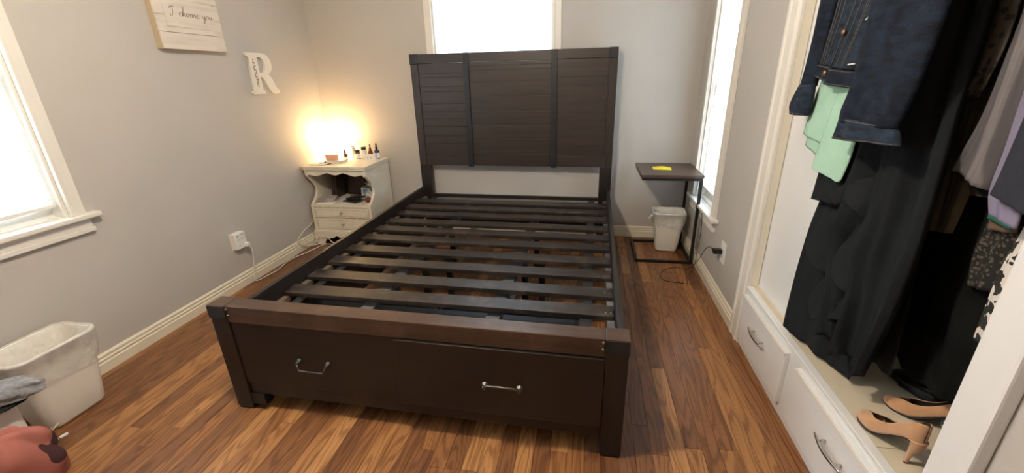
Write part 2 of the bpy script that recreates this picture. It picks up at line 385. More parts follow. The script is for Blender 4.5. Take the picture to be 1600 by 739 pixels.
# ------------------------------------------------------------------ baseboards (extruded moulding profile)
prof = [(0, 0), (.017, 0), (.017, .050), (.0115, .055), (.0150, .062), (.0150, .069), (.0070, .073), (.0105, .079), (.0105, .087), (.004, .096), (0, .096)]
def baseboard(name, mode, a0, a1):
    mb = MB()
    if mode == 'left': mb.prism([(p[0], p[1]) for p in prof], a0, a1, 'y')
    if mode == 'right': mb.prism([(W-p[0], p[1]) for p in prof], a0, a1, 'y')
    if mode == 'back': mb.prism([(-p[0], p[1]) for p in prof], a0, a1, 'x')
    return struct(mb.build(name, m_trim))
baseboard('baseboard_left', 'left', YF, 0); baseboard('baseboard_right', 'right', -1.445, 0); baseboard('baseboard_back', 'back', .017, W-.017)

# ------------------------------------------------------------------ windows
def window(name, M, w, zs, zt, jamb=.12, zsill_over=.045):
    """built in local coords: u along wall 0..w is the clear opening, v = -depth into the room is negative, wall face v=0, outside v>0"""
    root = struct(empty(name, (0, 0, 0)))
    c = .062
    def P(mb, nm, m=m_wtrim, bev=0): o = mb.build(nm, m, root, bev); return o
    for s, u0 in ((-1, -c), (1, w)):
        mb = MB(); mb.box(u0, u0+c, -.016, -.0005, zs, zt+c, M)
        inner = u0+c if s < 0 else u0
        mb.box(*( (inner-.014, inner) if s < 0 else (inner, inner+.014)), -.024, -.016, zs, zt, M)
        P(mb, 'side_casing', bev=.003)
    P(MB().box(-c-.01, w+c+.01, -.022, -.0005, zt, zt+.09, M), 'head_casing', bev=.003)
    P(MB().box(-c-.045, w+c+.045, -zsill_over, .03, zs-.022, zs, M), 'stool', bev=.005)
    mb = MB().box(-c-.008, w+c+.008, -.016, -.0005, zs-.068, zs-.0225, M).box(-c-.012, w+c+.012, -.022, -.0005, zs-.090, zs-.068, M)
    P(mb, 'apron', bev=.003)
    mb = MB(); mb.box(0, .012, 0, jamb, zs, zt, M); mb.box(w-.012, w, 0, jamb, zs, zt, M); mb.box(0, w, 0, jamb, zt-.012, zt, M); mb.box(0, w, .03, jamb, zs-.02, zs+.004, M)
    P(mb, 'jamb')
    zm = (zs+zt)/2
    for k, (z0, z1, v0) in enumerate(((zs+.004, zm+.02, .062), (zm-.02, zt-.012, .088))):
        mb = MB(); s = .04
        mb.box(.012, .012+s, v0, v0+.024, z0, z1, M); mb.box(w-.012-s, w-.012, v0, v0+.024, z0, z1, M)
        mb.box(.012+s, w-.012-s, v0, v0+.024, z0, z0+s, M); mb.box(.012+s, w-.012-s, v0, v0+.024, z1-s, z1, M)
        P(mb, 'sash')
        MB().box(.012+s, w-.012-s, v0+.010, v0+.014, z0+s, z1-s, M).build('pane', m_glass, root)
    return root
# local (u,v,z) -> world
ML = Matrix(((0, -1, 0, 0), (1, 0, 0, -3.42), (0, 0, 1, 0), (0, 0, 0, 1)))          # left wall: u = +y, v>0 = -x
MBk = Matrix(((1, 0, 0, 1.107), (0, 1, 0, 0), (0, 0, 1, 0), (0, 0, 0, 1)))          # back wall
MR = Matrix(((0, 1, 0, W), (-1, 0, 0, -.30), (0, 0, 1, 0), (0, 0, 0, 1)))           # right wall: u = -y
window('window_1', ML, 1.295, .786, WT); window('window_2', MBk, .972, .82, WT); window('window_3', MR, .51, .465, WT)

def blind(M, w, zb, zt, label, tilt, cordu=None):
    root = empty('window_blind', M @ Vector((w/2, .035, zb))); tag(root, label, 'blind', None)
    inv = Matrix.Translation(-root.location)
    A = inv @ M
    MB().box(.016, w-.016, .012, .052, zt-.05, zt-.014, A).build('head_rail', m_white2, root, .003)
    MB().box(.016, w-.016, .020, .048, zb, zb+.016, A).build('bottom_rail', m_wtrim, root, .003)
    n = int((zt-.055-zb-.02)/.022); first = None
    for i in range(n):
        z = zb+.03+i*.022
        if first is None:
            R = Matrix.Rotation(tilt, 4, 'X'); mb = MB()
            rows = [[(A @ (Matrix.Translation((0, .034, 0)) @ (R @ Vector((u, v, .0018*(1-(v/.0125)**2)))))) for u in (.018, w-.018)] for v in (-.0125, -.006, 0, .006, .0125)]
            mb.grid(rows); first = mb.build('slat', m_blind, root, smooth=True); first.location.z = z; o = first
        else:
            o = first.copy(); COL.objects.link(o); o.location.z = z
    for u in (w*.14, w*.86): MB().tube([A @ Vector((u, .0195, zt-.05)), A @ Vector((u, .0195, zb))], .0012, 5).build('ladder_cord', m_cord, root)
    if cordu is not None:
        MB().tube([A @ Vector((cordu, .008, zt-.06)), A @ Vector((cordu, .008, zb+.25))], .0035, 6).build('wand', m_white2, root)
    return root
blind(ML, 1.295, .838, WT, 'white slat blind in the big window at the left, above the left bin', radians(64))
blind(MBk, .972, .86, WT, 'white slat blind in the window behind the headboard', radians(64), .115)
blind(MR, .51, .545, WT, 'narrow white slat blind in the window beside the side table', radians(58), .06)

# ------------------------------------------------------------------ ceiling fixture
cf_ = tag(empty('ceiling_light', (1.6, -2.70, H)), 'round flush ceiling light with a frosted glass dome', 'light')
MB().lathe([(.02, 0), (.16, 0), (.165, -.02), (.15, -.03), (.02, -.03)], (0, 0, 0), 32).build('canopy', m_white2, cf_, smooth=True)

# ------------------------------------------------------------------ closet front: casing, sliding door, base drawers
def casing(name, y0, y1, flip, z1=2.2):
    d = .022
    p = [(W-.001, y0), (W-.001, y1)]
    ys = lambda t: y0+(y1-y0)*t
    outer = [(W-.001, ys(1)), (W-d, ys(1)), (W-d, ys(.86)), (W-d+.006, ys(.80)), (W-d+.006, ys(.52)), (W-d+.002, ys(.47)), (W-d+.002, ys(.22)), (W-d+.010, ys(.16)), (W-d+.010, ys(0)), (W-.001, ys(0))]
    return struct(MB().prism(outer, .0, z1, 'z').build(name, m_wtrim))
casing('trim_1', -1.555, -1.445, 0)
struct(MB().box(W-.032, W-.001, -2.825, -2.738, 0, 2.2).build('trim_2', m_white, None, .006))
struct(box('trim_3', m_wtrim, W-.022, W-.001, -2.825, -1.445, 2.12, 2.22, None, .003))
struct(MB().box(W, W+.034, -1.5545, -1.535, .336, 2.12).box(W, W+.10, -2.754, -2.7385, .336, 2.12).build('trim_4', m_trim))
# sliding panel
dd = struct(empty('door_1', (0, 0, 0)))
MB().box(W+.037, W+.062, -2.02, -1.545, .3435, 2.11).build('panel', m_white, dd, .002)
MB().box(W+.035, W+.064, -2.02, -1.545, .336, .3432).build('bottom_track', m_wtrim, dd)
MB().box(W+.030, W+.10, -2.72, -1.545, 2.095, 2.119).build('top_track', m_tan, dd)

base = tag(empty('closet_drawer_base', (W, -2.1, 0)), 'white built-in drawer base under the closet opening', 'drawer unit')
def L_(o): return Matrix.Translation(-Vector(o.location))
A = L_(base)
fr = MB()
fx0, fx1 = W-.006, W+.016
for (a, b, c, d) in ((-2.738, -1.5555, .282, .322), (-2.738, -1.5555, 0.0, .060), (-1.575, -1.5555, .060, .282), (-2.16, -2.04, .060, .282), (-2.738, -2.67, .060, .282)): fr.box(fx0, fx1, a, b, c, d, A)
fr.build('face_frame', m_white, base)
MB().box(W-.018, W+.012, -2.738, -1.5555, .3225, .336, A).build('front_lip', m_white, base, .003)
MB().box(W+.012, W+.63, -2.545, -1.50, .320, .3345, A).build('shelf_board', m_tan, base, .001)
MB().box(W+.012, W+.63, -2.738, -2.547, .320, .3345, A).build('shelf_board', m_tan, base, .001)
def drawer(y0, y1, hy):
    d = MB().box(W-.024, W-.0065, y0, y1, .050, .294, A).build('drawer', m_white, base, .003)
    d.parent = base
    MB().box(W-.030, W-.0245, y0+.0, y1-.0, .280, .292, A).build('top_bead', m_wtrim, d, .002)
    h = MB(); pts = []
    for i in range(13):
        t = i/12; yy = hy-.080+.16*t; pts.append(A @ Vector((W-.042-.010*sin(pi*t), yy, .200)))
    h.tube(pts, [.0035+.0035*sin(pi*i/12) for i in range(13)], 8)
    for s in (-.048, .048): h.tube([A @ Vector((W-.024, hy+s, .200)), A @ Vector((W-.048, hy+s, .200))], .0045, 8)
    h.build('handle', m_chrome, d, smooth=True)
    return d
drawer(-2.055, -1.558, -1.805); drawer(-2.70, -2.145, -2.450)

# ------------------------------------------------------------------ bed
BT = -.0175
bed = tag(empty('bed_frame', (.8842, -2.363, 0), BT), 'dark espresso wooden bed frame with bare slats and two footboard drawers', 'bed')
BW = 1.65; BL = 2.261
def screws(pts, name, parent, m=m_blk, r=.006):
    mb = MB()
    for p in pts: mb.lathe([(r, 0), (r, .002), (r*.5, .0045), (.0004, .005)], p, 8, Matrix.Rotation(pi/2, 4, 'X'))
    return mb.build(name, m, parent, smooth=True)
# headboard: frame, planks, straps
hy0, hy1 = BL, BL+.05
hbo = MB().box(.0635, BW-.0635, hy1-.012, hy1-.002, .637, 1.4615).build('headboard', m_bed, bed)
for x0, x1 in ((0, .063), (BW-.063, BW)): MB().box(x0, x1, hy0, hy1, .636, 1.455).build('stile', m_headz_lit, hbo, .003)
MB().box(.0635, BW-.0635, hy0-.001, hy1, 1.462, 1.532).build('top_rail', m_head_lit, hbo, .003)
for x0, x1 in ((0, .064), (BW-.064, BW)):
    MB().box(x0-.002, x1, hy0-.004, hy1+.002, 1.456, 1.534).build('corner_cap', m_slate, hbo, .003)
for x0, x1 in ((.447, .492), (1.153, 1.199)):
    s_ = MB().box(x0, x1, hy0-.007, hy0+.004, .628, 1.533).build('strap', m_slate, hbo, .002)
    
lp = [1.461, 1.385, 1.355, 1.285, 1.245, 1.15, 1.085, 1.03, .965, .89, .825, .72, .636]
cp = [1.461, 1.433, 1.40, 1.31, 1.20, 1.08, .97, .86, .735, .636]
rp_ = [1.461, 1.335, 1.28, 1.17, 1.05, .94, .82, .72, .636]
pr = random.Random(5)
for (x0, x1, zs) in ((.0635, .4465, lp), (.4925, 1.1525, cp), (1.1995, BW-.0635, rp_)):
    left = x0 < .1
    for i in range(len(zs)-1):
        a, b = zs[i+1], zs[i]; off = pr.uniform(.004, .0052) if not left else pr.uniform(.003, .006)
        g = .0014 if left or i < 2 else .0006
        MB().box(x0+.001, x1-.001, hy0+off, hy1-.013, a+g*.5, b-g*.5).build('plank', m_head_lit, hbo, .0012 if left else .0007)
for x0, x1 in ((0, .097), (BW-.097, BW)):
    MB().box(x0, x1, hy0, hy1, 0, .6355).build('headboard_leg', m_bedz, bed, .003)
MB().box(.0975, BW-.0975, hy0+.004, hy0+.03, .346, .376).build('head_rail', m_bedy, bed, .002)
MB().box(.0975, BW-.0975, hy0+.004, hy0+.03, .105, .306).build('head_panel', m_bedy, bed, .002)
# footboard
fb = MB()
fb.box(0, .078, 0, .073, .012, .461).box(BW-.078, BW, 0, .073, .012, .461)
fb.box(.0785, BW-.0785, .012, .060, .085, .146)
fbo = fb.build('footboard', m_bedz, bed, .003)
MB().box(.0785, BW-.0785, 0.001, .072, .446, .5195).build('top_rail', m_btop, fbo, .004)
for x0, x1 in ((-.001, .0785), (BW-.0785, BW+.001)):
    c = MB().box(x0, x1, -.002, .0745, .4615, .521).build('corner_cap', m_btop, fbo, .003)
    MB().box(x0, x1, -.0045, -.0015, .4615, .517).build('corner_plate', m_slate, fbo, .001)
MB().box(.0785, .145, .004, .05, .030, .0845).build('corner_bracket', m_blk, fbo, .002)
MB().box(.004, .074, .004, .069, 0, .012).box(BW-.074, BW-.004, .004, .069, 0, .012).build('foot_pad', m_blk, fbo)
screws([(.086, .001, .505), (.086, .001, .478), (BW-.086, .001, .505), (BW-.086, .001, .478)], 'bolt', fbo, m_pewter)
def bdrawer(x0, x1, gap, hx, up):
    tilt = Matrix.Translation((0, 0, 0))
    mb = MB().box(x0, x1, .006-gap, .026-gap, .148, .443)
    d = mb.build('drawer', m_bed, bed, .0025)
    hm = MB(); z = .285; w = .065
    fy = .006-gap
    for s in (-1, 1):
        hm.lathe([(.014, 0), (.014, .003), (.009, .006), (.007, .014), (.008, .020), (.002, .022)], (hx+s*w, fy, z), 12, Matrix.Rotation(pi/2, 4, 'X'))
    dz = .020 if up else -.024; dy = -.022
    hm.tube([(hx-w, fy-.016, z), (hx-w+.004, fy-.024, z+dz*.5), (hx-w+.014, fy+dy-.008, z+dz), (hx+w-.014, fy+dy-.008, z+dz), (hx+w-.004, fy-.024, z+dz*.5), (hx+w, fy-.016, z)], .0042, 8)
    hm.build('handle', m_pewter if up else m_dpew, d, smooth=True)
    return d
bdrawer(.0795, .7905, 0, .428, False)
bdrawer(.7965, BW-.0795, .015, 1.210, True)
MB().box(.7903, .7967, .03, .05, .147, .445).build('centre_stile', m_bedz, bed)
# drawer boxes under the first slats
for x0, x1 in ((.13, .785), (.80, 1.50)):
    d = .50; mb = MB()
    mb.box(x0, x1, .075, .087, .10, .30).box(x0, x1, .075+d, .087+d, .10, .30).box(x0, x0+.012, .087, .075+d, .10, .30).box(x1-.012, x1, .087, .075+d, .10, .30).box(x0+.012, x1-.012, .087, .075+d, .10, .108)
    mb.build('drawer_box', m_box, bed)
MB().box(.13, 1.50, .085, .44, .302, .312).build('drawer_cover', m_box, bed, .001)
# side rails, ledges
for x0, x1, lx0, lx1 in ((.003, .025, .0255, .055), (1.622, 1.644, 1.592, 1.6215)):
    r = MB().box(x0, x1, .0735, BL-.001, .17, .447).build('side_rail', m_bedy, bed, .002)
    MB().box(lx0, lx1, .08, BL-.03, .335, .360).build('ledge', m_beam if lx0 > 1 else m_taupe, r)
    MB().box(x0+.002, x1-.004, .12, BL-.1, .035, .169).build('side_apron', m_bedy, r)
# centre beams and legs
for bx in (.47, 1.085):
    b = MB().box(bx-.032, bx+.032, .10, BL-.03, .308, .332).build('centre_rail', m_beam, bed, .002)
for bx, by in ((.50, .62), (.50, 1.02), (.50, 1.55), (.62, 1.12), (1.13, .62), (1.13, 1.02), (1.13, 1.55), (1.22, 1.12)):
    MB().box(bx-.018, bx+.018, by-.018, by+.018, 0, .307).build('support_leg', m_blk, bed, .002)
for sx, w_ in ((.125, .022), (1.50, .026)):
    MB().box(sx-w_, sx+w_, .09, BL-.03, .352, .360).build('webbing_strap', m_box, bed)
# slats
sf = [.372, .553, .738, .918, 1.112, 1.286, 1.455, 1.642, 1.814, 1.990]
proto = None; sr = random.Random(2)
for i, v in enumerate(sf):
    if proto is None:
        proto = MB().box(.030, 1.618, -.046, .046, -.011, .011).build('slat', m_slat, bed, .003); o = proto
    else:
        o = proto.copy(); COL.objects.link(o)
    o.location = (0, v+.045, .3712+sr.uniform(-.0003, .0008)); o.rotation_euler = (0, 0, sr.uniform(-.004, .004))
mb = MB()
for v in sf:
    for u in (.05, 1.585, 1.607): mb.lathe([(.0045, 0), (.0045, .0016), (.002, .0028), (.0003, .003)], (u, v+.03, .3830), 8)
for p in ((.05, .45), (1.1, .075), (.66, .44)): pass
mb.build('screw_heads', m_chrome, bed)['kind'] = 'stuff'

# ------------------------------------------------------------------ nightstand
NX0, NX1, NY0, NY1, NZ = .034, .590, -.460, -.030, .690
ns = tag(empty('nightstand', (NX0, NY0, 0)), 'cream distressed nightstand with open shelf and two drawers, in the left corner', 'nightstand')
A = L_(ns)
def arc(cx, cy, r, a0, a1, n=10, ry=None): return [(cx+r*cos(a0+(a1-a0)*i/n), cy+(ry or r)*sin(a0+(a1-a0)*i/n)) for i in range(n+1)]
side = [(NY1, .045), (NY0, .045), (NY0, .355)]
for i in range(1, 12):
    t = i/12; side.append((NY0+.105*sin(pi*t**.9), .355+.245*t))
side += [(NY0+.002, .605), (NY0, .655), (NY1, .655)]
for nm, x0 in (('side_panel', NX0), ('side_panel', NX1-.022)):
    o = MB().prism(side, x0, x0+.022, 'x', A).build(nm, m_cream, ns, .002)
MB().box(NX0-.008, NX1+.008, NY0-.014, NY1+.002, .656, .672, A).box(NX0-.012, NX1+.012, NY0-.018, NY1+.004, .672, NZ, A).build('top', m_cream, ns, .004)
MB().box(NX0+.022, NX1-.022, NY1-.012, NY1, .05, .655, A).build('back_panel', m_cream, ns)
MB().box(NX0+.022, NX1-.022, NY0+.001, NY1-.0125, .337, .355, A).build('shelf', m_cream, ns, .002)
# scalloped valance
vx0, vx1 = NX0+.0225, NX1-.0225; vp = [(vx1, .655), (vx0, .655), (vx0, .598)]
for i in range(1, 40):
    t = i/40; x = vx0+(vx1-vx0)*t; u = abs(t-.5)*2
    z = .617-.010*cos(u*3*pi)+ (.006 if u < .33 else 0)-.012*u**4
    vp.append((x, z))
vp.append((vx1, .598))
MB().prism(vp, NY0+.0005, NY0+.016, 'y', A).build('valance', m_cream, ns, .0015)
for z0, z1 in ((.243, .325), (.138, .232)):
    d = MB().box(NX0+.026, NX1-.026, NY0-.004, NY0+.016, z0, z1, A).build('drawer', m_cream, ns, .003)
    mb = MB()
    for (a, b, c, e) in ((.038, .042, .012, z1-z0-.012), (NX1-NX0-.042, NX1-NX0-.038, .012, z1-z0-.012)): mb.box(NX0+a, NX0+b, NY0-.0055, NY0-.0042, z0+c, z0+e, A)
    for zz in (z0+.012, z1-.015): mb.box(NX0+.038, NX1-.038, NY0-.0055, NY0-.0042, zz, zz+.003, A)
    mb.build('groove_line', m_worn, d)
    mb = MB(); cx = (NX0+NX1)/2; cz = (z0+z1)/2+.004
    mb.lathe([(.013, 0), (.012, .004), (.006, .010), (.002, .012)], A @ Vector((cx, NY0-.004, cz)), 12, Matrix.Rotation(pi/2, 4, 'X'))
    mb.tube([A @ Vector((cx+.013*cos(a), NY0-.014, cz-.006+.014*sin(a))) for a in [pi*.9+i*(1.2*pi)/10 for i in range(11)]], .0022, 6)
    mb.build('drop_pull', m_brass, d, smooth=True)
MB().box(NX0+.022, NX1-.022, NY0+.002, NY0+.016, .326, .337, A).box(NX0+.022, NX1-.022, NY0+.002, NY0+.016, .233, .242, A).build('drawer_divider', m_worn, ns)
MB().box(NX0-.008, NX1+.008, NY0-.014, NY1+.004, .100, .122, A).box(NX0-.003, NX1+.003, NY0-.008, NY1+.002, .122, .134, A).build('base_moulding', m_cream, ns, .004)
ap = [(NX1+.006, .100), (NX0-.006, .100), (NX0-.006, 0), (NX0+.075, 0), (NX0+.095, .035)]
ap += [(NX0+.12, .05), (NX0+.17, .055), (NX0+.20, .078), (NX0+.23, .058), (NX0+.36, .055), (NX1-.12, .05), (NX1-.095, .035), (NX1-.075, 0), (NX1+.006, 0)]
MB().prism(ap, NY0-.012, NY0+.004, 'y', A).build('bracket_base', m_cream, ns, .002)
MB().box(NX0-.006, NX0+.012, NY0+.0045, NY1, 0, .0995, A).box(NX1-.012, NX1+.006, NY0+.0045, NY1, 0, .0995, A).build('base_side', m_cream, ns)

# lamp on the nightstand
lamp = tag(empty('table_lamp', (.150, -.128, NZ)), 'small glowing table lamp at the back of the nightstand top', 'lamp')
m_shade = mat('glowing_shade', (.9, .75, .5), .8, emit=((1, .70, .36), 16))
MB().lathe([(.045, 0), (.048, .006), (.02, .014), (.010, .022), (.010, .060), (.012, .064)], (0, 0, 0), 20).build('base', m_brass, lamp, smooth=True)
MB().grid([[(r*cos(2*pi*k/28), r*sin(2*pi*k/28), z) for k in range(28)] for r, z in ((.100, .045), (.108, .060), (.098, .110), (.080, .140))], True).build('shade', m_shade, lamp, smooth=True, solid=.002)
MB().lathe([(.006, .060), (.012, .068), (.022, .095), (.018, .115), (.003, .125)], (0, 0, 0), 16).build('bulb', mat('bulb_glass', (1, .9, .7), .4, emit=((1, .72, .40), 60)), lamp, smooth=True)
light('lamp_bulb', 'POINT', (.150, -.128, NZ+.115), 20.0, (1.0, .66, .30), .05)

# things on the nightstand top
def bottle(name, loc, prof, m, label, cat, capprof=None, mcap=None, lab=None, group=None):
    t = tag(empty(name, loc), label, cat, group); t.scale = (1.22, 1.22, 1.25)
    MB().lathe(prof, (0, 0, 0), 18).build('bottle_body', m, t, smooth=True)
    if lab: MB().grid([[(lab[0]*cos(2*pi*k/18), lab[0]*sin(2*pi*k/18), z) for k in range(18)] for z in lab[1:]], True).build('paper_label', m_label, t, smooth=True)
    if capprof: MB().lathe(capprof, (0, 0, 0), 14).build('dropper_cap' if 'dropper' in name else 'cap', mcap, t, smooth=True)
    return t
drop = [(.015, 0), (.017, .002), (.017, .045), (.014, .054), (.007, .060), (.007, .063)]
dcap = [(.0085, .062), (.0085, .076), (.005, .078), (.0055, .092), (.0035, .100), (.001, .102)]
bottle('dropper_bottle', (.272, -.190, NZ), [(r*.9, z*.8) for r, z in drop], m_amber, 'slim dark dropper bottle nearest the lamp', 'bottle', [(r*.9, z*.8) for r, z in dcap], m_blk, (.0157, .008, .026))
bottle('dropper_bottle', (.466, -.100, NZ), drop, m_amber, 'amber dropper bottle behind the small white carton', 'bottle', dcap, m_amber, (.0175, .003, .022))
bottle('dropper_bottle', (.522, -.090, NZ), [(r*1.1, z*1.05) for r, z in drop], m_cobalt, 'cobalt blue dropper bottle at the right end of the row', 'bottle', [(r*1.1, z*1.05) for r, z in dcap], m_blk, (.0193, .004, .040))
jar = [(.019, 0), (.021, .003), (.021, .042), (.017, .048), (.016, .052)]
jcap = [(.018, .050), (.0185, .052), (.0185, .062), (.016, .064)]
bottle('supplement_jar', (.352, -.125, NZ), jar, m_amber, 'short black-capped jar with a white label, left of the taller one', 'jar', jcap, m_blk, (.0215, .005, .039))
bottle('supplement_jar', (.408, -.110, NZ), [(r, z*1.3) for r, z in jar], m_label, 'taller white jar with a black cap beside the amber dropper bottle', 'jar', [(r, z*1.3) for r, z in jcap], m_blk)
bottle('lotion_tube', (.312, -.120, NZ), [(.012, 0), (.013, .010), (.013, .070), (.013, .085), (.004, .087)], m_label, 'tall pale lotion tube between lamp and jars', 'tube', [(.0133, .068), (.0133, .090), (.002, .092)], m_paper)
def carton(name, label, cat, m, cx, cy, w, d, h, z0, rz=0, extra=None, bev=.0015):
    t = empty(name, (cx, cy, z0), rz); tag(t, label, cat)
    MB().box(-w/2, w/2, -d/2, d/2, 0, h).build('box_body', m, t, bev)
    return t
t = carton('small_carton', 'small white carton with printed marks in front of the dropper bottles', 'box', m_label, .505, -.175, .095, .045, .050, NZ, .08)
MB().box(-.026, -.016, -.0229, -.0225, .016, .026).box(.002, .012, -.0229, -.0225, .018, .030).build('printed_mark', m_worn, t)
t = carton('peach_box', 'peach coloured box lying below the lamp', 'box', mat('peach_card', (.70, .38, .26), .6), .200, -.285, .095, .05, .045, NZ+.0205, -.05)
t = tag(empty('thick_paperback', (.240, -.292, NZ), -.06), 'thick cream paperback under the peach box', 'book')
MB().box(-.075, .075, -.05, .05, .002, .018).build('pages', m_paper, t); MB().box(-.078, .078, -.053, .053, 0, .002).box(-.078, .078, -.053, .053, .018, .0203).box(-.078, -.076, -.053, .053, .002, .018).build('cover', mat('cream_cover', (.70, .62, .48), .5), t)
for i, (cx, cy, rz, z) in enumerate(((.115, -.360, .10, 0), (.150, -.375, -.05, .0042))):
    t = tag(empty('magazine', (cx, cy, NZ+z), rz), ('pale magazine at the front left of the nightstand top', 'white magazine lying on the pale one on the nightstand top')[i], 'magazine')
    MB().box(-.07, .07, -.055, .055, 0, .004).build('pages', m_paper if i else m_label, t, .001)
for i, (a, b) in enumerate((((.150, -.400), (.205, -.330)), ((.215, -.400), (.250, -.345)))):
    t = tag(empty('makeup_brush', (a[0], a[1], NZ+.0125)), ('brown handled brush lying on the white magazine', 'tan handled brush lying right of the magazines')[i], 'brush')
    z = 0 if i == 0 else -.008
    dv = Vector((b[0]-a[0], b[1]-a[1], 0))
    MB().tube([(0, 0, z), dv*.6+Vector((0, 0, z))], [.0025, .004], 8).build('handle', m_insole if i == 0 else m_tanc, t, smooth=True)
    MB().tube([dv*.6+Vector((0, 0, z)), dv*.8+Vector((0, 0, z)), dv+Vector((0, 0, z))], [.004, .007, .003], 8).build('bristles', m_paper, t, smooth=True)

# things on the nightstand shelf
SZ = .3555
for i, (x, th, hh, m, lean) in enumerate(((.120, .022, .215, mat('maroon_cover', (.055, .022, .02), .5), .12), (.150, .018, .225, mat('dark_brown_cover', (.035, .022, .018), .5), .10))):
    t = tag(empty('leaning_book', (x, -.150, SZ), 0), ('maroon book leaning in the shelf, left of the brown one', 'dark brown book leaning in the shelf behind the framed picture')[i], 'book'); t.rotation_euler = (0, lean, 0)
    MB().box(-th/2+.002, th/2-.002, -.09, .098, .003, hh-.003).build('pages', m_paper, t); MB().box(-th/2, -th/2+.002, -.095, .10, 0, hh).box(th/2-.002, th/2, -.095, .10, 0, hh).box(-th/2, th/2, -.097, -.095, 0, hh).build('cover', m, t)
t = tag(empty('framed_picture', (.285, -.110, SZ), -.1), 'dark framed picture with a reddish motif leaning at the back of the shelf', 'picture'); t.rotation_euler = (-.12, 0, -.08)
MB().box(-.09, .09, 0, .010, 0, .235).build('backing_board', mat('dark_print', (.045, .028, .026), .5, col2=(.10, .055, .045), scale=14), t)
MB().box(-.095, -.083, -.008, 0, 0, .238).box(.083, .095, -.008, 0, 0, .238).box(-.083, .083, -.008, 0, 0, .012).box(-.083, .083, -.008, 0, .226, .238).build('frame', m_insole, t, .001)
MB().lathe([(.026, 0), (.024, .0015)], (0, -.0005, .165), 16, Matrix.Rotation(pi/2, 4, 'X')).build('round_motif', mat('red_motif', (.25, .07, .045), .6), t)
mg = [(.140, -.360, .35, .012, m_label, 'white magazine at the bottom of the shelf stack'), (.138, -.355, .20, .010, mat('blue_cover', (.30, .36, .42), .4), 'bluish magazine in the middle of the shelf stack'), (.135, -.360, .30, .006, mat('orange_cover', (.55, .20, .08), .4), 'orange edged magazine near the top of the shelf stack'), (.137, -.358, .36, .006, mat('cream_mag', (.62, .58, .50), .4, col2=(.22, .24, .30), scale=18), 'cream magazine topmost on the shelf stack')]
z = SZ
for (cx, cy, rz, th, m, lb) in mg:
    t = tag(empty('magazine', (cx, cy, z), rz), lb, 'magazine', 'magazines stacked on the nightstand shelf')
    MB().box(-.072, .072, -.075, .075, 0, th).build('pages', m, t, .001); z += th+.0003
t = tag(empty('loose_papers', (.32, -.30, SZ), .2), 'loose white papers lying on the shelf under the cables', 'paper')
MB().box(-.09, .09, -.10, .10, 0, .003).build('sheet', m_paper, t); MB().box(-.08, .09, -.09, .10, .0032, .006, Matrix.Rotation(.35, 4, 'Z')).build('sheet', m_label, t)
t = tag(empty('notebook', (.37, -.345, SZ+.0065), -.25), 'thin dark notebook lying at the front of the shelf', 'notebook')
MB().box(-.075, .075, -.05, .05, 0, .008).build('cover', mat('black_cover', (.03, .03, .035), .4), t, .001)
rc = random.Random(11); pts = []
for i in range(46):
    a = i*.72; pts.append((.375+.055*cos(a)+rc.uniform(-.02, .02)+.0008*i, -.335+.032*sin(a*1.1)+rc.uniform(-.012, .012), SZ+.019+.0006*i+rc.uniform(0, .006)))
tag(MB().tube(pts, .0034, 6, smooth=4).build('cable_bundle', m_blk, smooth=True), 'tangled black cable heaped on the notebook in the shelf', 'cable')
t = tag(empty('tissue_box', (.470, -.215, SZ), -.15), 'patterned white and blue cube tissue box on the shelf', 'tissue box')
MB().box(-.055, .055, -.05, .05, 0, .105).build('box_body', mat('box_print', (.62, .62, .56), .6, col2=(.12, .20, .32), scale=16, contrast=(.40, .50)), t, .002)
rr = []
for i in range(6):
    rr.append([((.010+.022*i/5)*cos(2*pi*k/16)*(1+.25*sin(3*k)), (.006+.018*i/5)*sin(2*pi*k/16)*(1+.2*cos(5*k)), .103+.035*i/5*(1+.25*sin(k*2.1))) for k in range(16)])
MB().grid(rr, True).build('tissue', m_paper, t, smooth=True)
t = tag(empty('hair_brush', (.535, -.150, SZ+.0), .3), 'black brush leaning behind the tissue box', 'brush')
MB().tube([(0, 0, .016), (-.03, -.02, .11), (-.05, -.03, .16)], [.016, .014, .008], 8).build('brush_head', m_blk, t, smooth=True)
t = tag(empty('red_pouch', (.515, -.345, SZ), 0), 'small dark red pouch beside the tissue box', 'pouch')
MB().lathe([(.012, 0), (.026, .006), (.030, .020), (.024, .034), (.008, .042), (.012, .050)], (0, 0, 0), 14).build('pouch_body', mat('dark_red_cloth', (.16, .035, .02), .7), t, smooth=True)

# ------------------------------------------------------------------ side table
st = tag(empty('side_table', (2.765, -.560, 0)), 'black metal C-shaped side table with a dark wood top by the right window', 'table')
SW, SD, SH = .410, .440, .674
b = .020
MB().box(-.004, SW+.004, -.004, SD+.004, SH-.020, SH).build('tabletop', m_walnut, st, .0015)
mb = MB().box(0, SW, 0, b, SH-.041, SH-.0205).box(0, SW, SD-b, SD, SH-.041, SH-.0205).box(0, b, b, SD-b, SH-.041, SH-.0205).box(SW-b, SW, b, SD-b, SH-.041, SH-.0205)
mb.build('top_frame', m_blk, st, .001)
for y0 in (0, SD-b): MB().box(SW-b, SW, y0, y0+b, b, SH-.0415).build('upright', m_blk, st, .001)
MB().box(0, SW, 0, b, 0, b).box(0, SW, SD-b, SD, 0, b).box(0, b, b, SD-b, 0, b).box(SW-b, SW, b, SD-b, 0, b).build('base_frame', m_blk, st, .001)
t = tag(empty('yellow_packet', (2.930, -.330, SH+.0005), -.08), 'small yellow foil packet lying on the side table', 'packet')
rows = []
for j in range(7):
    v = j/6; rows.append([((u-.5)*.135*(1-.05*abs(v-.5)), (v-.5)*.10, .001+.013*sin(pi*min(max(u, 0), 1))**.6*sin(pi*v)**.6*(1+.15*sin(9*u+5*v))) for u in [i/9 for i in range(10)]])
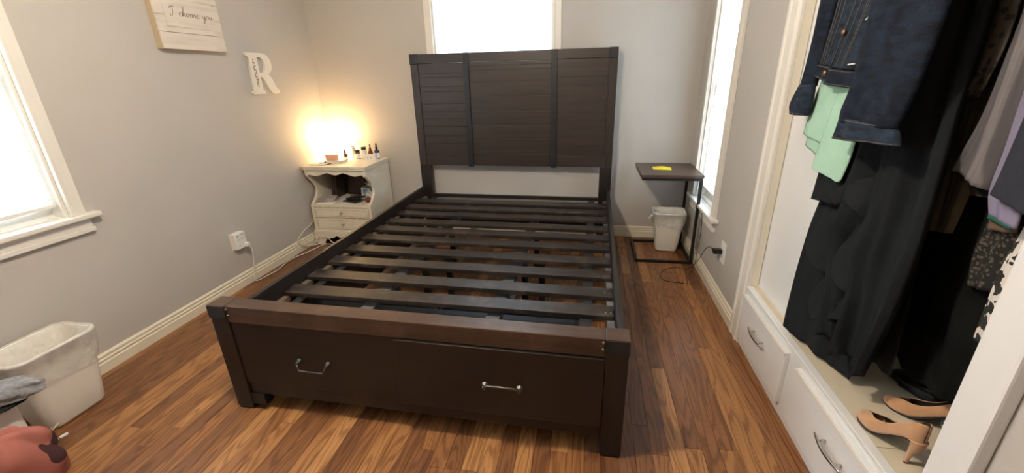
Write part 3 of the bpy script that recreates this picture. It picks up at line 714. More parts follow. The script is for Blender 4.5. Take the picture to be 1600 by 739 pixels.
MB().grid(rows).grid([[(p[0], p[1], .0005) for p in r] for r in rows]).build('pouch', m_yel, t, smooth=True)
MB().box(-.066, -.058, -.048, .048, .0008, .0022).box(.058, .066, -.048, .048, .0008, .0022).build('sealed_edge', m_yel, t)

# ------------------------------------------------------------------ waste bins
def rrect(w, d, r, z, cx=0, cy=0, n=6):
    out = []
    for (sx, sy, a0) in ((1, 1, 0), (-1, 1, pi/2), (-1, -1, pi), (1, -1, 1.5*pi)):
        for i in range(n+1):
            a = a0+pi/2*i/n; out.append((cx+sx*(w/2-r)+r*cos(a), cy+sy*(d/2-r)+r*sin(a), z))
    return out
def bin_(label, loc, rz, wb, db, wt, dt, h, rb, rt, drape, knot=None):
    t = tag(empty('waste_bin', loc, rz), label, 'bin')
    L = lambda z, k=0: rrect(wb+(wt-wb)*z/h-k, db+(dt-db)*z/h-k, rb+(rt-rb)*z/h, z)
    rows = [rrect(wb*.86, db*.86, rb*.8, 0), rrect(wb*.97, db*.97, rb, .004), L(.014)]+[L(h*q) for q in (.25, .5, .75, .97)]
    rows += [rrect(wt+.012, dt+.012, rt+.004, h-.010), rrect(wt+.014, dt+.014, rt+.004, h-.002), rrect(wt+.006, dt+.006, rt, h)]
    rows += [L(h, .010), L(h*.5, .010), L(.02, .012)]
    mb = MB().grid(rows, True); n = len(rows[0]); mb.quad([i for i in range(n)][::-1]); mb.quad([len(rows)*n-n+i for i in range(n)])
    mb.build('bin_body', m_bin, t, smooth=True)
    rn = random.Random(len(label)); nn = len(rows[0]); hems = [rn.uniform(-.012, .012) for _ in range(nn)]
    lr = []
    for q, (z, k) in enumerate(((h-.10, -.022), (h-.02, -.016), (h+.004, -.006), (h+.005, .016), (h-.008, .022), (h-.3*drape, .018), (h-.6*drape, .020), (h-drape, .016))):
        base_ = rrect(wb+(wt-wb)*min(z, h)/h+k, db+(dt-db)*min(z, h)/h+k, (rb+(rt-rb)*min(z, h)/h)+.004, z)
        row = []
        for i, p in enumerate(base_):
            wv = .0025*sin(i*2.3+q*1.1)*(1 if q > 4 else .3)
            dx = Vector((p[0], p[1], 0)).normalized()*(wv+(.001 if q > 4 else 0))
            row.append((p[0]+dx.x, p[1]+dx.y, z+(hems[i]+.02*sin(i*.5) if q == 7 else 0)))
        lr.append(row)
    MB().grid(lr, True).build('bin_liner', m_liner, t, smooth=True)
    if knot: 
        MB().tube(knot, [.010, .007, .011, .016, .008], 8, smooth=3).build('knotted_bag_end', m_liner, t, smooth=True) if False else MB().tube(knot, .008, 8).build('knotted_bag_end', m_liner, t, smooth=True)
    return t
bin_('white plastic bin with a bag liner, under the side table', (3.030, -.265, 0), -.06, .165, .135, .235, .185, .325, .035, .045, .10, [(-.115, -.05, .315), (-.135, -.065, .300), (-.150, -.075, .285), (-.158, -.08, .268)])
bin_('large white bin with a crumpled bag liner, against the left wall', (.145, -2.495, 0), 0, .140, .220, .215, .300, .36, .040, .050, .150)

# ------------------------------------------------------------------ outlets, adapters, cords
t = tag(empty('wall_tap', (0.0005, -1.275, .33)), 'white multi-socket wall adapter on the left wall with a cord plugged in', 'adapter')
MB().box(0, .006, -.042, .042, -.062, .062).build('cover_plate', m_white2, t, .002)
MB().box(.0062, .045, -.040, .052, -.050, .062).build('adapter_body', m_white2, t, .006)
mb = MB()
for yy in (-.018, .022):
    for zz in (.012, -.028):
        for k in (-.006, .006): mb.box(.0449, .0457, yy+k-.0012, yy+k+.0012, zz, zz+.009)
mb.box(.0449, .0457, -.026, -.012, .040, .048).box(.0449, .0457, .012, .034, .046, .050)
mb.build('socket_slots', mat('slot_dark', (.06, .055, .05), .6), t)
MB().box(.0458, .070, .020, .050, -.045, -.018).build('plug', m_white2, t, .004)
tag(MB().tube([(.058, -1.235, .285), (.066, -1.222, .262), (.060, -1.220, .20), (.045, -1.224, .10), (.036, -1.235, .03), (.045, -1.22, .006), (.058, -1.12, .0045), (.066, -1.03, .0045), (.040, -.90, .0045), (.042, -.80, .0045), (.075, -.70, .0045), (.10, -.60, .0045), (.115, -.52, .0045), (.17, -.495, .0045), (.30, -.50, .0045), (.42, -.52, .0045), (.56, -.49, .0045)], .0040, 8, smooth=6).build('white_cord', m_cord, smooth=True), 'long white cord from the wall adapter along the baseboard to the nightstand', 'cord')
tag(MB().tube([(.012, -.44, .20), (.024, -.50, .185), (.030, -.58, .175), (.034, -.66, .15), (.036, -.71, .12), (.036, -.70, .085), (.036, -.66, .055), (.040, -.60, .03), (.060, -.54, .012), (.10, -.505, .0045+.009), (.20, -.515, .013), (.33, -.49, .013), (.44, -.50, .0135), (.55, -.50, .013)], .0034, 8, smooth=6).build('white_cord', m_cord, smooth=True), 'white cord bulging in a loop beside the left side of the nightstand', 'cord')
tag(MB().tube([(.07, -.50, .008), (.055, -.53, .02), (.06, -.485, .05), (.09, -.50, .075), (.15, -.492, .07), (.20, -.50, .03), (.26, -.52, .006), (.34, -.54, .005), (.45, -.49, .0045)], .003, 8, smooth=6).build('white_cord', m_cord, smooth=True), 'thin white cord coiled in front of the nightstand foot', 'cord')
tag(MB().tube([(.615, -.30, .44), (.622, -.27, .40), (.625, -.24, .36), (.618, -.20, .33), (.616, -.17, .28), (.62, -.15, .2)], .0032, 8, smooth=6).build('white_cord', m_cord, smooth=True), 'white cord running down the right side of the nightstand', 'cord')
t = tag(empty('power_strip', (.36, -.400, 0)), 'black power strip on the floor under the nightstand', 'power strip')
MB().box(-.12, .12, -.03, .03, 0, .035).build('strip_body', m_blk, t, .004)
t = tag(empty('wall_outlet', (W-.0005, -1.098, .325)), 'white outlet plate on the right wall with a black charger plugged in', 'outlet')
MB().box(-.006, 0, -.040, .040, -.064, .064).build('cover_plate', m_white2, t, .002)
mb = MB()
for k in (-.006, .006): mb.box(-.0066, -.006, k-.001, k+.001, -.034, -.024)
mb.build('socket_slots', m_blk, t)
t = tag(empty('phone_charger', (W-.0070, -1.085, .325+.002)), 'small black charger block plugged into the right wall outlet', 'charger')
MB().box(-.050, 0, -.016, .020, -.014, .014).build('charger_body', m_blk, t, .004)
MB().tube([(-.045, .020, 0), (-.045, .040, 0)], .005, 8).build('strain_relief', m_blk, t, smooth=True)
tag(MB().tube([(W-.052, -1.040, .327), (W-.055, -1.00, .32), (W-.06, -.93, .27), (W-.05, -.82, .17), (3.150, -.70, .06), (3.115, -.66, .0028), (3.06, -.635, .0025), (2.997, -.655, .0025), (2.936, -.721, .0025), (2.917, -.817, .0025), (2.95, -.87, .0025), (3.057, -.889, .0025)], .0022, 6, smooth=7).build('black_cable', m_blk, smooth=True), 'thin black charging cable looping on the floor beside the side table', 'cable')
tag(MB().tube([(W-.028, -.62, .445), (W-.024, -.64, .38), (W-.022, -.65, .28), (W-.024, -.63, .15), (W-.035, -.66, .05), (3.13, -.72, .0028), (3.09, -.80, .0025), (3.078, -.905, .0025)], .0022, 6, smooth=6).build('black_cable', m_blk, smooth=True), 'thin dark cable hanging from the right window sill to the floor', 'cable')

# ------------------------------------------------------------------ wall sign and letter
sg = tag(empty('wooden_sign', (.0005, -1.425, 1.540)), 'whitewashed plank sign reading I choose you on the left wall', 'sign')
SGW, SGH = .437, .46
MB().box(0, .034, 0, .012, 0, SGH).box(0, .034, SGW-.012, SGW, 0, SGH).box(0, .034, .012, SGW-.012, 0, .012).box(0, .034, .012, SGW-.012, SGH-.012, SGH).build('side_frame', m_rawpine, sg)
zz = [0, .088, .175, .262, .350, SGH]
for i in range(5): MB().box(.0342, .0435, 0, SGW, zz[i]+.001, zz[i+1]-.001).build('plank', m_sign, sg, .001)
MB().box(.0437, .0475, .055, SGW-.045, .118, .262).build('centre_plaque', m_sign, sg, .001)
SC = {  # strokes: simple cursive letters, unit height
 'I': [[(.1, .75), (.25, .98), (.55, 1.0), (.5, .6), (.42, .2), (.25, -.05), (.05, .02), (.08, .2)], [(.28, .98), (.8, 1.05)]],
 'c': [[(.42, .38), (.3, .45), (.12, .3), (.12, .08), (.28, 0), (.5, .12)]],
 'h': [[(.0, .1), (.3, .7), (.38, 1.0), (.25, 1.02), (.14, .6), (.08, 0), (.2, .32), (.34, .42), (.38, .2), (.38, .04), (.5, .04), (.6, .14)]],
 'o': [[(.35, .4), (.15, .38), (.08, .15), (.22, 0), (.4, .12), (.4, .33), (.3, .42), (.42, .34), (.6, .38)]],
 's': [[(0, .1), (.25, .42), (.36, .2), (.32, .04), (.15, .02), (.45, .08)]],
 'e': [[(.05, .15), (.35, .3), (.3, .43), (.14, .34), (.14, .08), (.3, 0), (.6, .15)]],
 'y': [[(.05, .38), (.12, .12), (.3, .08), (.42, .4), (.38, -.1), (.25, -.42), (.08, -.4), (.2, -.12), (.6, .15)]],
 'u': [[(.05, .38), (.1, .08), (.26, .04), (.4, .38), (.42, .08), (.55, .06), (.7, .2)]],
}
def write(text, y, z, size, x, parent, name, r=.0011, vertical=False):
    adv = {'I': .78, 'c': .48, 'h': .56, 'o': .52, 's': .42, 'e': .5, 'y': .56, 'u': .6, ' ': .45}
    px = 0
    for ch in text:
        mb = MB()
        for st_ in SC.get(ch, []):
            pts = []
            for a, b_ in st_:
                a2, b2 = (px+a)*size, b_*size
                pts.append((x, y+a2, z+b2) if not vertical else (x, y+b2, z-a2))
            mb.tube(pts, r, 5, smooth=4)
        px += adv[ch]
        if mb.v: mb.build(name, m_ink, parent, smooth=True)
write('I choose you', .088, .176, .046, .0482, sg, 'painted_letter')
# letter R
lt = tag(empty('letter_ornament', (.0005, -.806, 1.272)), 'white wooden letter R with dark script on its stem, on the left wall', 'letter')
def bez(pts, n=10):
    out = []
    for i in range(n+1):
        t = i/n; a, b_, c, d = pts; out.append(tuple((1-t)**3*a[k]+3*(1-t)**2*t*b_[k]+3*(1-t)*t*t*c[k]+t**3*d[k] for k in (0, 1)))
    return out
outer = [(0, 0), (.118, 0), (.118, .020), (.100, .024), (.100, .118)]
outer += bez([(.100, .118), (.150, .118), (.150, .02), (.205, .0)], 10)[1:]+bez([(.205, 0), (.23, -.006), (.262, -.004), (.272, .004)], 4)[1:]+[(.275, .022), (.262, .026)]
outer += bez([(.262, .026), (.235, .03), (.230, .120), (.176, .136)], 10)[1:]+bez([(.176, .136), (.262, .146), (.265, .272), (.150, .276)], 12)[1:]+[(0, .276), (0, .254), (.022, .250), (.022, .024), (0, .020)]
hole = [(.100, .142)]+bez([(.120, .142), (.185, .142), (.185, .246), (.130, .250)], 10)+[(.100, .250)]
cu_ = bpy.data.curves.new('letter_shape', 'CURVE'); cu_.dimensions = '2D'; cu_.fill_mode = 'BOTH'; cu_.extrude = .009; cu_.bevel_depth = .0012
for poly in (outer, hole):
    sp = cu_.splines.new('POLY'); sp.points.add(len(poly)-1); sp.use_cyclic_u = True
    for i, p in enumerate(poly): sp.points[i].co = (p[0], p[1], 0, 1)
tmp = bpy.data.objects.new('tmp', cu_); COL.objects.link(tmp); dg = bpy.context.evaluated_depsgraph_get()
me = bpy.data.meshes.new_from_object(tmp.evaluated_get(dg)); bpy.data.objects.remove(tmp)
me.transform(Matrix(((0, 0, 1, .011), (1, 0, 0, 0), (0, 1, 0, 0), (0, 0, 0, 1)))); me.materials.clear(); me.materials.append(m_wtrim)
o = bpy.data.objects.new('letter_body', me); COL.objects.link(o); o.parent = lt
mb = MB(); rs = random.Random(4)
pts = []
for i in range(40):
    t = i/39; pts.append((.0222, .060+.012*sin(i*1.9)*(1 if 4 < i < 37 else .4), .235-.185*t+.006*sin(i*1.3)))
mb.tube(pts, .0014, 5, smooth=3); mb.build('script_lettering', m_ink, lt, smooth=True)

# ------------------------------------------------------------------ pile at bottom left
def heap(name, m, loc, rx, ry, rz_, label, cat, seed=1, amp=.25, n=28, rot=0, flat=.3, ridge=0):
    """crumpled cloth heap: a closed lumpy form resting on its base"""
    r = random.Random(seed); ph = [r.uniform(0, 6.28) for _ in range(8)]
    rows = []
    for j in range(n//2+1):
        th = pi*j/(n//2)
        row = []
        for i in range(n):
            a = 2*pi*i/n
            k = 1+amp*(.5*sin(3*a+ph[0]+2*th)+.3*sin(5*a+ph[1]-3*th)+.25*sin(2*a+ph[2]+5*th)+.18*sin(9*a+ph[3]+4*th))
            z = cos(th)*rz_*(1+.3*amp*sin(4*a+ph[4]))
            sr2 = max(sin(th), 0)**.65; k2 = k+ridge*abs(sin(2.5*a+ph[5]+3.5*cos(th)))*sr2
            z += ridge*.5*rz_*sr2*abs(sin(3*a+ph[6]+2*th))
            row.append((rx*sr2*cos(a)*k2, ry*sr2*sin(a)*k2, z if z > -flat*rz_ else -flat*rz_))
        rows.append(row)
    o = MB().grid(rows, True).build(name, m, None, smooth=True, sub=1)
    o.location = (loc[0], loc[1], loc[2]+flat*rz_); o.rotation_euler = (0, 0, rot)
    return tag(o, label, cat)
t = tag(empty('storage_box', (.235, -2.860, 0), .0), 'white box under the grey knit, at the bottom left of the photo', 'box')
MB().box(-.13, .13, -.13, .13, 0, .28).build('box_body', m_white2, t, .008); MB().box(-.133, .133, -.133, .133, .2805, .300).build('lid', m_white2, t, .006)
heap('black_cloth', m_black, (.335, -2.755, .3005), .085, .062, .012, 'black cloth folded under the grey knit', 'clothing', 3, .12)
heap('grey_sweater', m_gknit, (.330, -2.745, .3185), .110, .065, .042, 'grey cable knit sweater rolled on top of the box pile', 'sweater', 5, .10, rot=.55, n=56, ridge=.16)
heap('navy_cloth', m_navy, (.150, -2.790, .3005), .060, .050, .065, 'navy cloth behind the grey knit, against the left bin', 'clothing', 8, .2)
heap('salmon_dress', m_pink, (.455, -2.875, .0), .068, .13, .20, 'salmon pink cloth with dark printed shapes heaped on the floor', 'clothing', 12, .10, n=80, ridge=.26)
t = tag(empty('usb_cable', (.252, -2.650, 0)), 'thin white USB cable with its plug on the floor by the left bin', 'cable')
MB().tube([(-.06, -.02, .004), (-.05, .06, .02), (-.03, .055, .03), (-.02, -.01, .01), (-.035, -.035, .0025), (-.01, -.035, .0025), (.01, -.01, .0025), (.022, .02, .003)], .0022, 6, smooth=6).build('cable_cord', m_cord, t, smooth=True)
MB().box(-.006, .006, -.012, .014, .0, .007, Matrix.Translation((.024, .034, 0)) @ Matrix.Rotation(-.3, 4, 'Z')).build('usb_plug', m_white2, t, .001)

# ------------------------------------------------------------------ closet clothing
def lerp(a, b, t): return a+(b-a)*t
def garment(rows, x0, x1=None, thick=.03, fold=.012, freq=3, seed=0, nu=22, nz=26, hemwave=.0, drift=.6):
    """hanging cloth with real thickness: rows = [((yl,zl),(yr,zr)), ...] top to bottom; x0 / x1 distances of its left / right edge; closed tube of folds"""
    r = random.Random(seed); ph = [r.uniform(0, 6.28) for _ in range(6)]
    x1 = x0 if x1 is None else x1
    P = []
    nr = len(rows)
    for j in range(nz+1):
        t = j/nz*(nr-1); i = min(int(t), nr-2); f = t-i
        def cr_(k, c):
            p0, p1, p2, p3 = rows[max(i-1, 0)][k][c], rows[i][k][c], rows[i+1][k][c], rows[min(i+2, nr-1)][k][c]
            return .5*((2*p1)+(p2-p0)*f+(2*p0-5*p1+4*p2-p3)*f*f+(3*p1-p0-3*p2+p3)*f**3)
        P.append((cr_(0, 0), cr_(0, 1), cr_(1, 0), cr_(1, 1)))
    out = []
    for j, (yl, zl, yr, zr) in enumerate(P):
        v = j/nz; row = []
        for side in (0, 1):
            us = range(nu+1) if side == 0 else range(nu-1, 0, -1)
            for k in us:
                u = k/nu
                env = .35+.65*v
                w = fold*env*(sin(2*pi*freq*u+ph[0]+drift*3*v)+.5*sin(2*pi*freq*1.7*u+ph[1]-drift*4*v)+.3*sin(2*pi*freq*3.1*u+ph[2]+v*2))
                bul = thick*.5*(4*u*(1-u))**.45
                xx = lerp(x0, x1, u)+w+(-bul if side == 0 else bul)
                z = lerp(zl, zr, u)+(hemwave*sin(2*pi*freq*u+ph[3]) if j == nz else 0)
                row.append((xx, lerp(yl, yr, u)+.3*w, z))
        out.append(row)
    return out
def seams(rows, parent, A, hs=(), vs=(), nu=22):
    """stitch lines lying on the front face of a garment: hs = row fractions, vs = column fractions"""
    n = len(rows)-1
    for h in hs:
        r = rows[int(round(h*n))]
        MB().tube([A @ (Vector(r[k])+Vector((-.0012, 0, 0))) for k in range(1, nu)], .0011, 5).build('stitch_line', m_stitch, parent, smooth=True)
    for v in vs:
        k = int(round(v*nu)); MB().tube([A @ (Vector(r[k])+Vector((-.0012, 0, 0))) for r in rows], .0011, 5).build('stitch_line', m_stitch, parent, smooth=True)
def gmb(rows): 
    mb = MB().grid(rows, True); n = len(rows[0]); mb.quad([i for i in range(n)][::-1]); mb.quad([(len(rows)-1)*n+i for i in range(n)]); return mb
def strip(mb, pts, r=.0011): mb.tube(pts, r, 5, smooth=3)
def hanger(parent, x, y, z, w=.40, ax='y', zr=1.93):
    mb = MB(); d = Vector((0, 1, 0)) if ax == 'y' else Vector((1, 0, 0)); c = Vector((x, y, z))
    mb.tube([c-d*w/2+Vector((0, 0, -.06)), c+Vector((0, 0, .03)), c+d*w/2+Vector((0, 0, -.06)), c-d*w/2+Vector((0, 0, -.06))], .003, 6)
    mb.tube([c+Vector((0, 0, .03)), Vector((x, y, zr-.02)), Vector((x+.015, y, zr)), Vector((x, y, zr+.018))], .0022, 6, smooth=3)
    mb.build('hanger', m_chrome, parent)
rod = tag(MB().tube([(3.50, -2.79, 1.93), (3.50, -1.41, 1.93)], .016, 14).build('closet_rod', m_chrome, smooth=True), 'metal clothes rod across the closet', 'rod')

# denim jacket
XJ = 3.140
jk = tag(empty('denim_jacket', (XJ, -2.02, 1.30)), 'dark denim jacket with turned cuffs at the front of the closet', 'jacket'); A = L_(jk)
def G(name, m, rows, parent, A, **k):
    hs = k.pop('hs', ()); vs = k.pop('vs', ()); gr = garment(rows, **k)
    if hs or vs: seams(gr, parent, A, hs, vs, k.get('nu', 22))
    g = gmb([[A @ Vector(p) for p in r] for r in gr]); return g.build(name, m, parent, smooth=True)
G('left_front', m_denim2, [((-1.86, 1.86), (-2.10, 1.88)), ((-1.877, 1.667), (-2.060, 1.63)), ((-1.895, 1.555), (-2.050, 1.54)), ((-1.880, 1.42), (-2.010, 1.42)), ((-1.873, 1.362), (-1.985, 1.352))], jk, A, x0=3.158, x1=3.153, thick=.012, fold=.003, freq=1.5, seed=4, vs=(.12, .3, .45, .86))
G('right_front', m_denim2, [((-2.05, 1.88), (-2.27, 1.86)), ((-2.062, 1.667), (-2.230, 1.60)), ((-2.055, 1.555), (-2.225, 1.51)), ((-2.000, 1.40), (-2.200, 1.40)), ((-1.985, 1.352), (-2.17, 1.338))], jk, A, x0=3.142, x1=3.150, thick=.012, fold=.004, freq=1.5, seed=6, vs=(.12, .3, .42))
G('waistband', m_denim, [((-1.869, 1.364), (-1.985, 1.352)), ((-1.869, 1.322), (-1.985, 1.306))], jk, A, x0=3.154, x1=3.150, thick=.018, fold=.002, freq=1, seed=6, nz=8, hs=(.12, .88))
G('waistband', m_denim, [((-1.975, 1.350), (-2.165, 1.336)), ((-1.965, 1.300), (-2.150, 1.290))], jk, A, x0=3.140, x1=3.145, thick=.018, fold=.003, freq=1, seed=9, nz=8, hs=(.12, .88))
lining = mat('striped_lining', (.30, .28, .20), .8, col2=(.08, .08, .06), scale=30, stretch=(1, 1, 4))
MB().box(3.164, 3.168, -2.085, -2.02, 1.47, 1.86, A).build('lining', lining, jk)
sl = G('left_sleeve', m_denim, [((-1.83, 1.85), (-1.93, 1.86)), ((-1.794, 1.684), (-1.896, 1.663)), ((-1.785, 1.571), (-1.887, 1.557)), ((-1.785, 1.45), (-1.878, 1.443)), ((-1.773, 1.335), (-1.870, 1.335)), ((-1.765, 1.285), (-1.860, 1.290))], jk, A, x0=3.158, x1=3.158, thick=.034, fold=.004, freq=1.2, seed=2)
G('cuff', m_denim2, [((-1.768, 1.292), (-1.868, 1.300)), ((-1.735, 1.250), (-1.876, 1.262)), ((-1.718, 1.215), (-1.872, 1.222)), ((-1.740, 1.184), (-1.858, 1.188))], sl, A, x0=3.158, x1=3.154, thick=.040, fold=.004, freq=1.5, seed=12, nz=12, hs=(.1, .9))
sr_ = G('right_sleeve', m_denim, [((-2.16, 1.86), (-2.38, 1.84)), ((-2.189, 1.604), (-2.434, 1.553)), ((-2.188, 1.516), (-2.428, 1.483)), ((-2.188, 1.40), (-2.420, 1.394)), ((-2.186, 1.30), (-2.404, 1.290)), ((-2.168, 1.235), (-2.389, 1.235)), ((-2.172, 1.200), (-2.375, 1.200))], jk, A, x0=3.108, x1=3.140, thick=.036, fold=.005, freq=1.6, seed=3)
G('cuff', m_denim2, [((-2.176, 1.215), (-2.365, 1.205)), ((-2.166, 1.180), (-2.390, 1.190)), ((-2.155, 1.150), (-2.410, 1.163))], sr_, A, x0=3.106, x1=3.140, thick=.046, fold=.005, freq=1.5, seed=15, nz=12, hs=(.12, .88))
m_copper = mat('copper_button', (.45, .22, .11), .35, .9)
for (y, z, x) in ((-1.982, 1.335, 3.128), (-2.030, 1.452, 3.133)):
    MB().lathe([(.0085, 0), (.0085, .003), (.004, .0045), (.001, .005)], A @ Vector((x, y, z)), 14, Matrix.Rotation(-pi/2, 4, 'Y')).build('button', m_copper, jk, smooth=True)
for p, q_ in (((3.131, -2.135, 1.475), (3.130, -2.155, 1.484)), ((3.131, -2.10, 1.358), (3.130, -2.135, 1.360))):
    MB().tube([A @ Vector(p), A @ Vector(q_)], .0022, 6).build('pocket_bar_tack', m_label, jk)
hanger(jk, 3.150-XJ, -.0, .54, .34, 'y', .84)

# mint shirt under the jacket
mt = tag(empty('mint_shirt', (3.20, -2.0, 1.1)), 'mint green shirt hanging below the denim jacket hem', 'shirt'); A = L_(mt)
G('shirt_back', m_mint, [((-1.92, 1.80), (-2.10, 1.80)), ((-1.86, 1.36), (-2.02, 1.36)), ((-1.83, 1.25), (-2.02, 1.26)), ((-1.813, 1.186), (-2.03, 1.176)), ((-1.802, 1.118), (-2.035, 1.09))], mt, A, x0=3.182, x1=3.182, thick=.008, fold=.002, freq=1.5, seed=3)
G('shirt_back_hem', m_mint, [((-1.83, 1.14), (-2.03, 1.12)), ((-1.822, 1.075), (-2.02, 1.035))], mt, A, x0=3.190, x1=3.190, thick=.006, fold=.002, freq=1.5, seed=5, nz=6)
G('shirt_front', m_mint, [((-2.04, 1.80), (-2.16, 1.80)), ((-2.02, 1.36), (-2.15, 1.36)), ((-1.985, 1.23), (-2.15, 1.24)), ((-1.97, 1.15), (-2.16, 1.12)), ((-1.945, 1.045), (-2.14, 1.020)), ((-1.95, 1.015), (-2.12, 1.003))], mt, A, x0=3.172, x1=3.174, thick=.010, fold=.003, freq=1.2, seed=8)

# long black dress with layered tiers
dr = tag(empty('black_dress', (3.22, -2.2, .34)), 'long black ruffled dress with layered tiers, hem trailing on the closet ledge', 'dress'); A = L_(dr)
G('skirt_panel', m_black, [((-2.02, 1.75), (-2.32, 1.75)), ((-2.024, 1.184), (-2.36, 1.20)), ((-1.992, 1.00), (-2.37, 1.0)), ((-1.973, .90), (-2.37, .90)), ((-1.948, .78), (-2.36, .78)), ((-1.935, .603), (-2.34, .66)), ((-1.935, .46), (-2.31, .52)), ((-1.940, .350), (-2.27, .350))], dr, A, x0=3.206, x1=3.285, thick=.016, fold=.007, freq=2.2, seed=4, nu=36, nz=40, hemwave=.004)
G('upper_tier', m_black, [((-1.985, 1.30), (-2.20, 1.30)), ((-1.975, 1.10), (-2.20, 1.10)), ((-1.965, 1.0), (-2.19, 1.0)), ((-1.958, .905), (-2.16, .93))], dr, A, x0=3.186, x1=3.19, thick=.008, fold=.004, freq=1.4, seed=8)
G('ruffle', m_black, [((-2.20, 1.74), (-2.38, 1.74)), ((-2.17, 1.30), (-2.40, 1.30)), ((-2.15, 1.05), (-2.42, 1.05)), ((-2.13, .90), (-2.43, .92)), ((-2.10, .80), (-2.43, .80)), ((-2.17, .70), (-2.42, .68)), ((-2.20, .58), (-2.40, .56)), ((-2.22, .50), (-2.38, .44))], dr, A, x0=3.188, x1=3.246, thick=.012, fold=.022, freq=2.3, seed=9, nu=30, nz=30, hemwave=.01)
# cascading ruffle with a curling free edge
for (path, seed, amp) in (([(-2.17, 1.02), (-2.17, .96), (-2.16, .90), (-2.14, .82), (-2.16, .75), (-2.19, .69), (-2.20, .63), (-2.23, .58)], 3, .030), ([(-2.24, 1.05), (-2.25, .98), (-2.26, .85), (-2.27, .76), (-2.29, .68), (-2.30, .60)], 8, .026)):
    mbr = MB(); rows = []; n = 46
    for i in range(n+1):
        t = i/n*(len(path)-1); k = min(int(t), len(path)-2); f = t-k
        y = lerp(path[k][0], path[k+1][0], f); z = lerp(path[k][1], path[k+1][1], f)
        ph = seed+i/n*13
        wv = sin(ph)*amp; 
        rows.append([A @ Vector((3.176-.004*j+ (y+2.1)*-.22 + .020*cos(ph)*(j/4)*(1 if j else 0)-.012*(j/4), y+.055*(j/4)*(.75+.5*sin(ph))+wv*.2*(j/4), z-.030*(j/4)+.02*cos(ph)*(j/4))) for j in range(5)])
    mbr.grid(rows).build('ruffle', m_black, dr, smooth=True, solid=.0022, sub=1)
hanger(dr, 0, .02, 1.42, .3, 'y', 1.59)

def simple(name, m, rows, label, cat, **k):
    cy = sum(r[0][0]+r[1][0] for r in rows)/(2*len(rows)); cz = rows[-1][0][1]
    t = tag(empty(name, (k['x0'], cy, cz)), label, cat); A = L_(t)
    G('cloth', m, rows, t, A, **k)
    xm = (k['x0']+(k.get('x1') or k['x0']))/2-k['x0']; top = (rows[0][0][1]+rows[0][1][1])/2-cz
    ymid = (rows[0][0][0]+rows[0][1][0])/2-cy
    hanger(t, xm, ymid, top-.02, .10, 'y', 1.91-cz)
    return t
simple('black_coat', m_black, [((-2.10, 1.80), (-2.30, 1.80)), ((-2.108, 1.611), (-2.29, 1.573)), ((-2.10, 1.40), (-2.29, 1.40)), ((-2.12, 1.0), (-2.33, 1.0)), ((-2.15, .70), (-2.38, .70)), ((-2.17, .45), (-2.40, .47))], 'long plain black coat hanging behind the black dress', 'coat', x0=3.298, x1=3.304, thick=.014, fold=.005, freq=2.5, seed=21)
simple('olive_tunic', m_olive, [((-2.23, 1.80), (-2.42, 1.80)), ((-2.229, 1.585), (-2.416, 1.546)), ((-2.218, 1.504), (-2.42, 1.475)), ((-2.233, 1.352), (-2.416, 1.348)), ((-2.245, 1.222), (-2.394, 1.205)), ((-2.266, 1.068), (-2.402, 1.081)), ((-2.302, .914), (-2.391, .932))], 'olive brown long tunic right of the black coat, its hem above the black skirt', 'tunic', x0=3.332, x1=3.326, thick=.014, fold=.004, freq=2, seed=22)
simple('khaki_blouse', m_taupe, [((-2.34, 1.75), (-2.43, 1.75)), ((-2.325, 1.276), (-2.42, 1.279)), ((-2.318, 1.129), (-2.42, 1.13)), ((-2.33, 1.025), (-2.43, 1.044))], 'khaki blouse whose pale hem shows left of the grey shirt hem', 'blouse', x0=3.352, x1=3.345, thick=.016, fold=.004, freq=1.5, seed=23)
simple('mottled_cardigan', m_croch2, [((-2.33, 1.78), (-2.42, 1.78)), ((-2.33, 1.564), (-2.40, 1.551)), ((-2.335, 1.40), (-2.405, 1.39)), ((-2.31, 1.28), (-2.385, 1.275))], 'dark mottled cardigan between the olive tunic and the grey shirt', 'cardigan', x0=3.293, x1=3.288, thick=.014, fold=.003, freq=1.2, seed=28)
simple('openwork_cardigan', m_croch, [((-2.45, 1.76), (-2.53, 1.76)), ((-2.40, 1.403), (-2.47, 1.398)), ((-2.41, 1.206), (-2.50, 1.217)), ((-2.425, 1.01), (-2.53, 1.02)), ((-2.418, .90), (-2.53, .91)), ((-2.434, .805), (-2.515, .825))], 'brown openwork knit garment hanging low deep in the closet', 'knitwear', x0=3.372, x1=3.366, thick=.016, fold=.004, freq=1.2, seed=24)
simple('grey_shirt', m_gshirt, [((-2.47, 1.80), (-2.54, 1.80)), ((-2.421, 1.546), (-2.50, 1.531)), ((-2.415, 1.40), (-2.500, 1.38)), ((-2.41, 1.25), (-2.505, 1.245)), ((-2.395, 1.167), (-2.505, 1.160)), ((-2.379, 1.105), (-2.50, 1.075))], 'grey faintly striped shirt nearest the right trim', 'shirt', x0=3.292, x1=3.282, thick=.022, fold=.006, freq=1.6, seed=25)
simple('black_blouse', m_black2, [((-2.46, 1.75), (-2.52, 1.75)), ((-2.42, 1.40), (-2.50, 1.397)), ((-2.41, 1.2), (-2.50, 1.2)), ((-2.398, 1.12), (-2.515, 1.11)), ((-2.40, 1.06), (-2.51, 1.05))], 'black blouse showing just below the grey shirt', 'blouse', x0=3.322, x1=3.312, thick=.016, fold=.003, freq=1.2, seed=26)
simple('tan_blouse', m_tanc, [((-2.44, 1.72), (-2.51, 1.72)), ((-2.437, 1.21), (-2.50, 1.217)), ((-2.448, 1.077), (-2.515, 1.092)), ((-2.452, .968), (-2.53, .985))], 'tan blouse hem showing above the openwork knit', 'blouse', x0=3.350, x1=3.346, thick=.012, fold=.003, freq=1.2, seed=27)
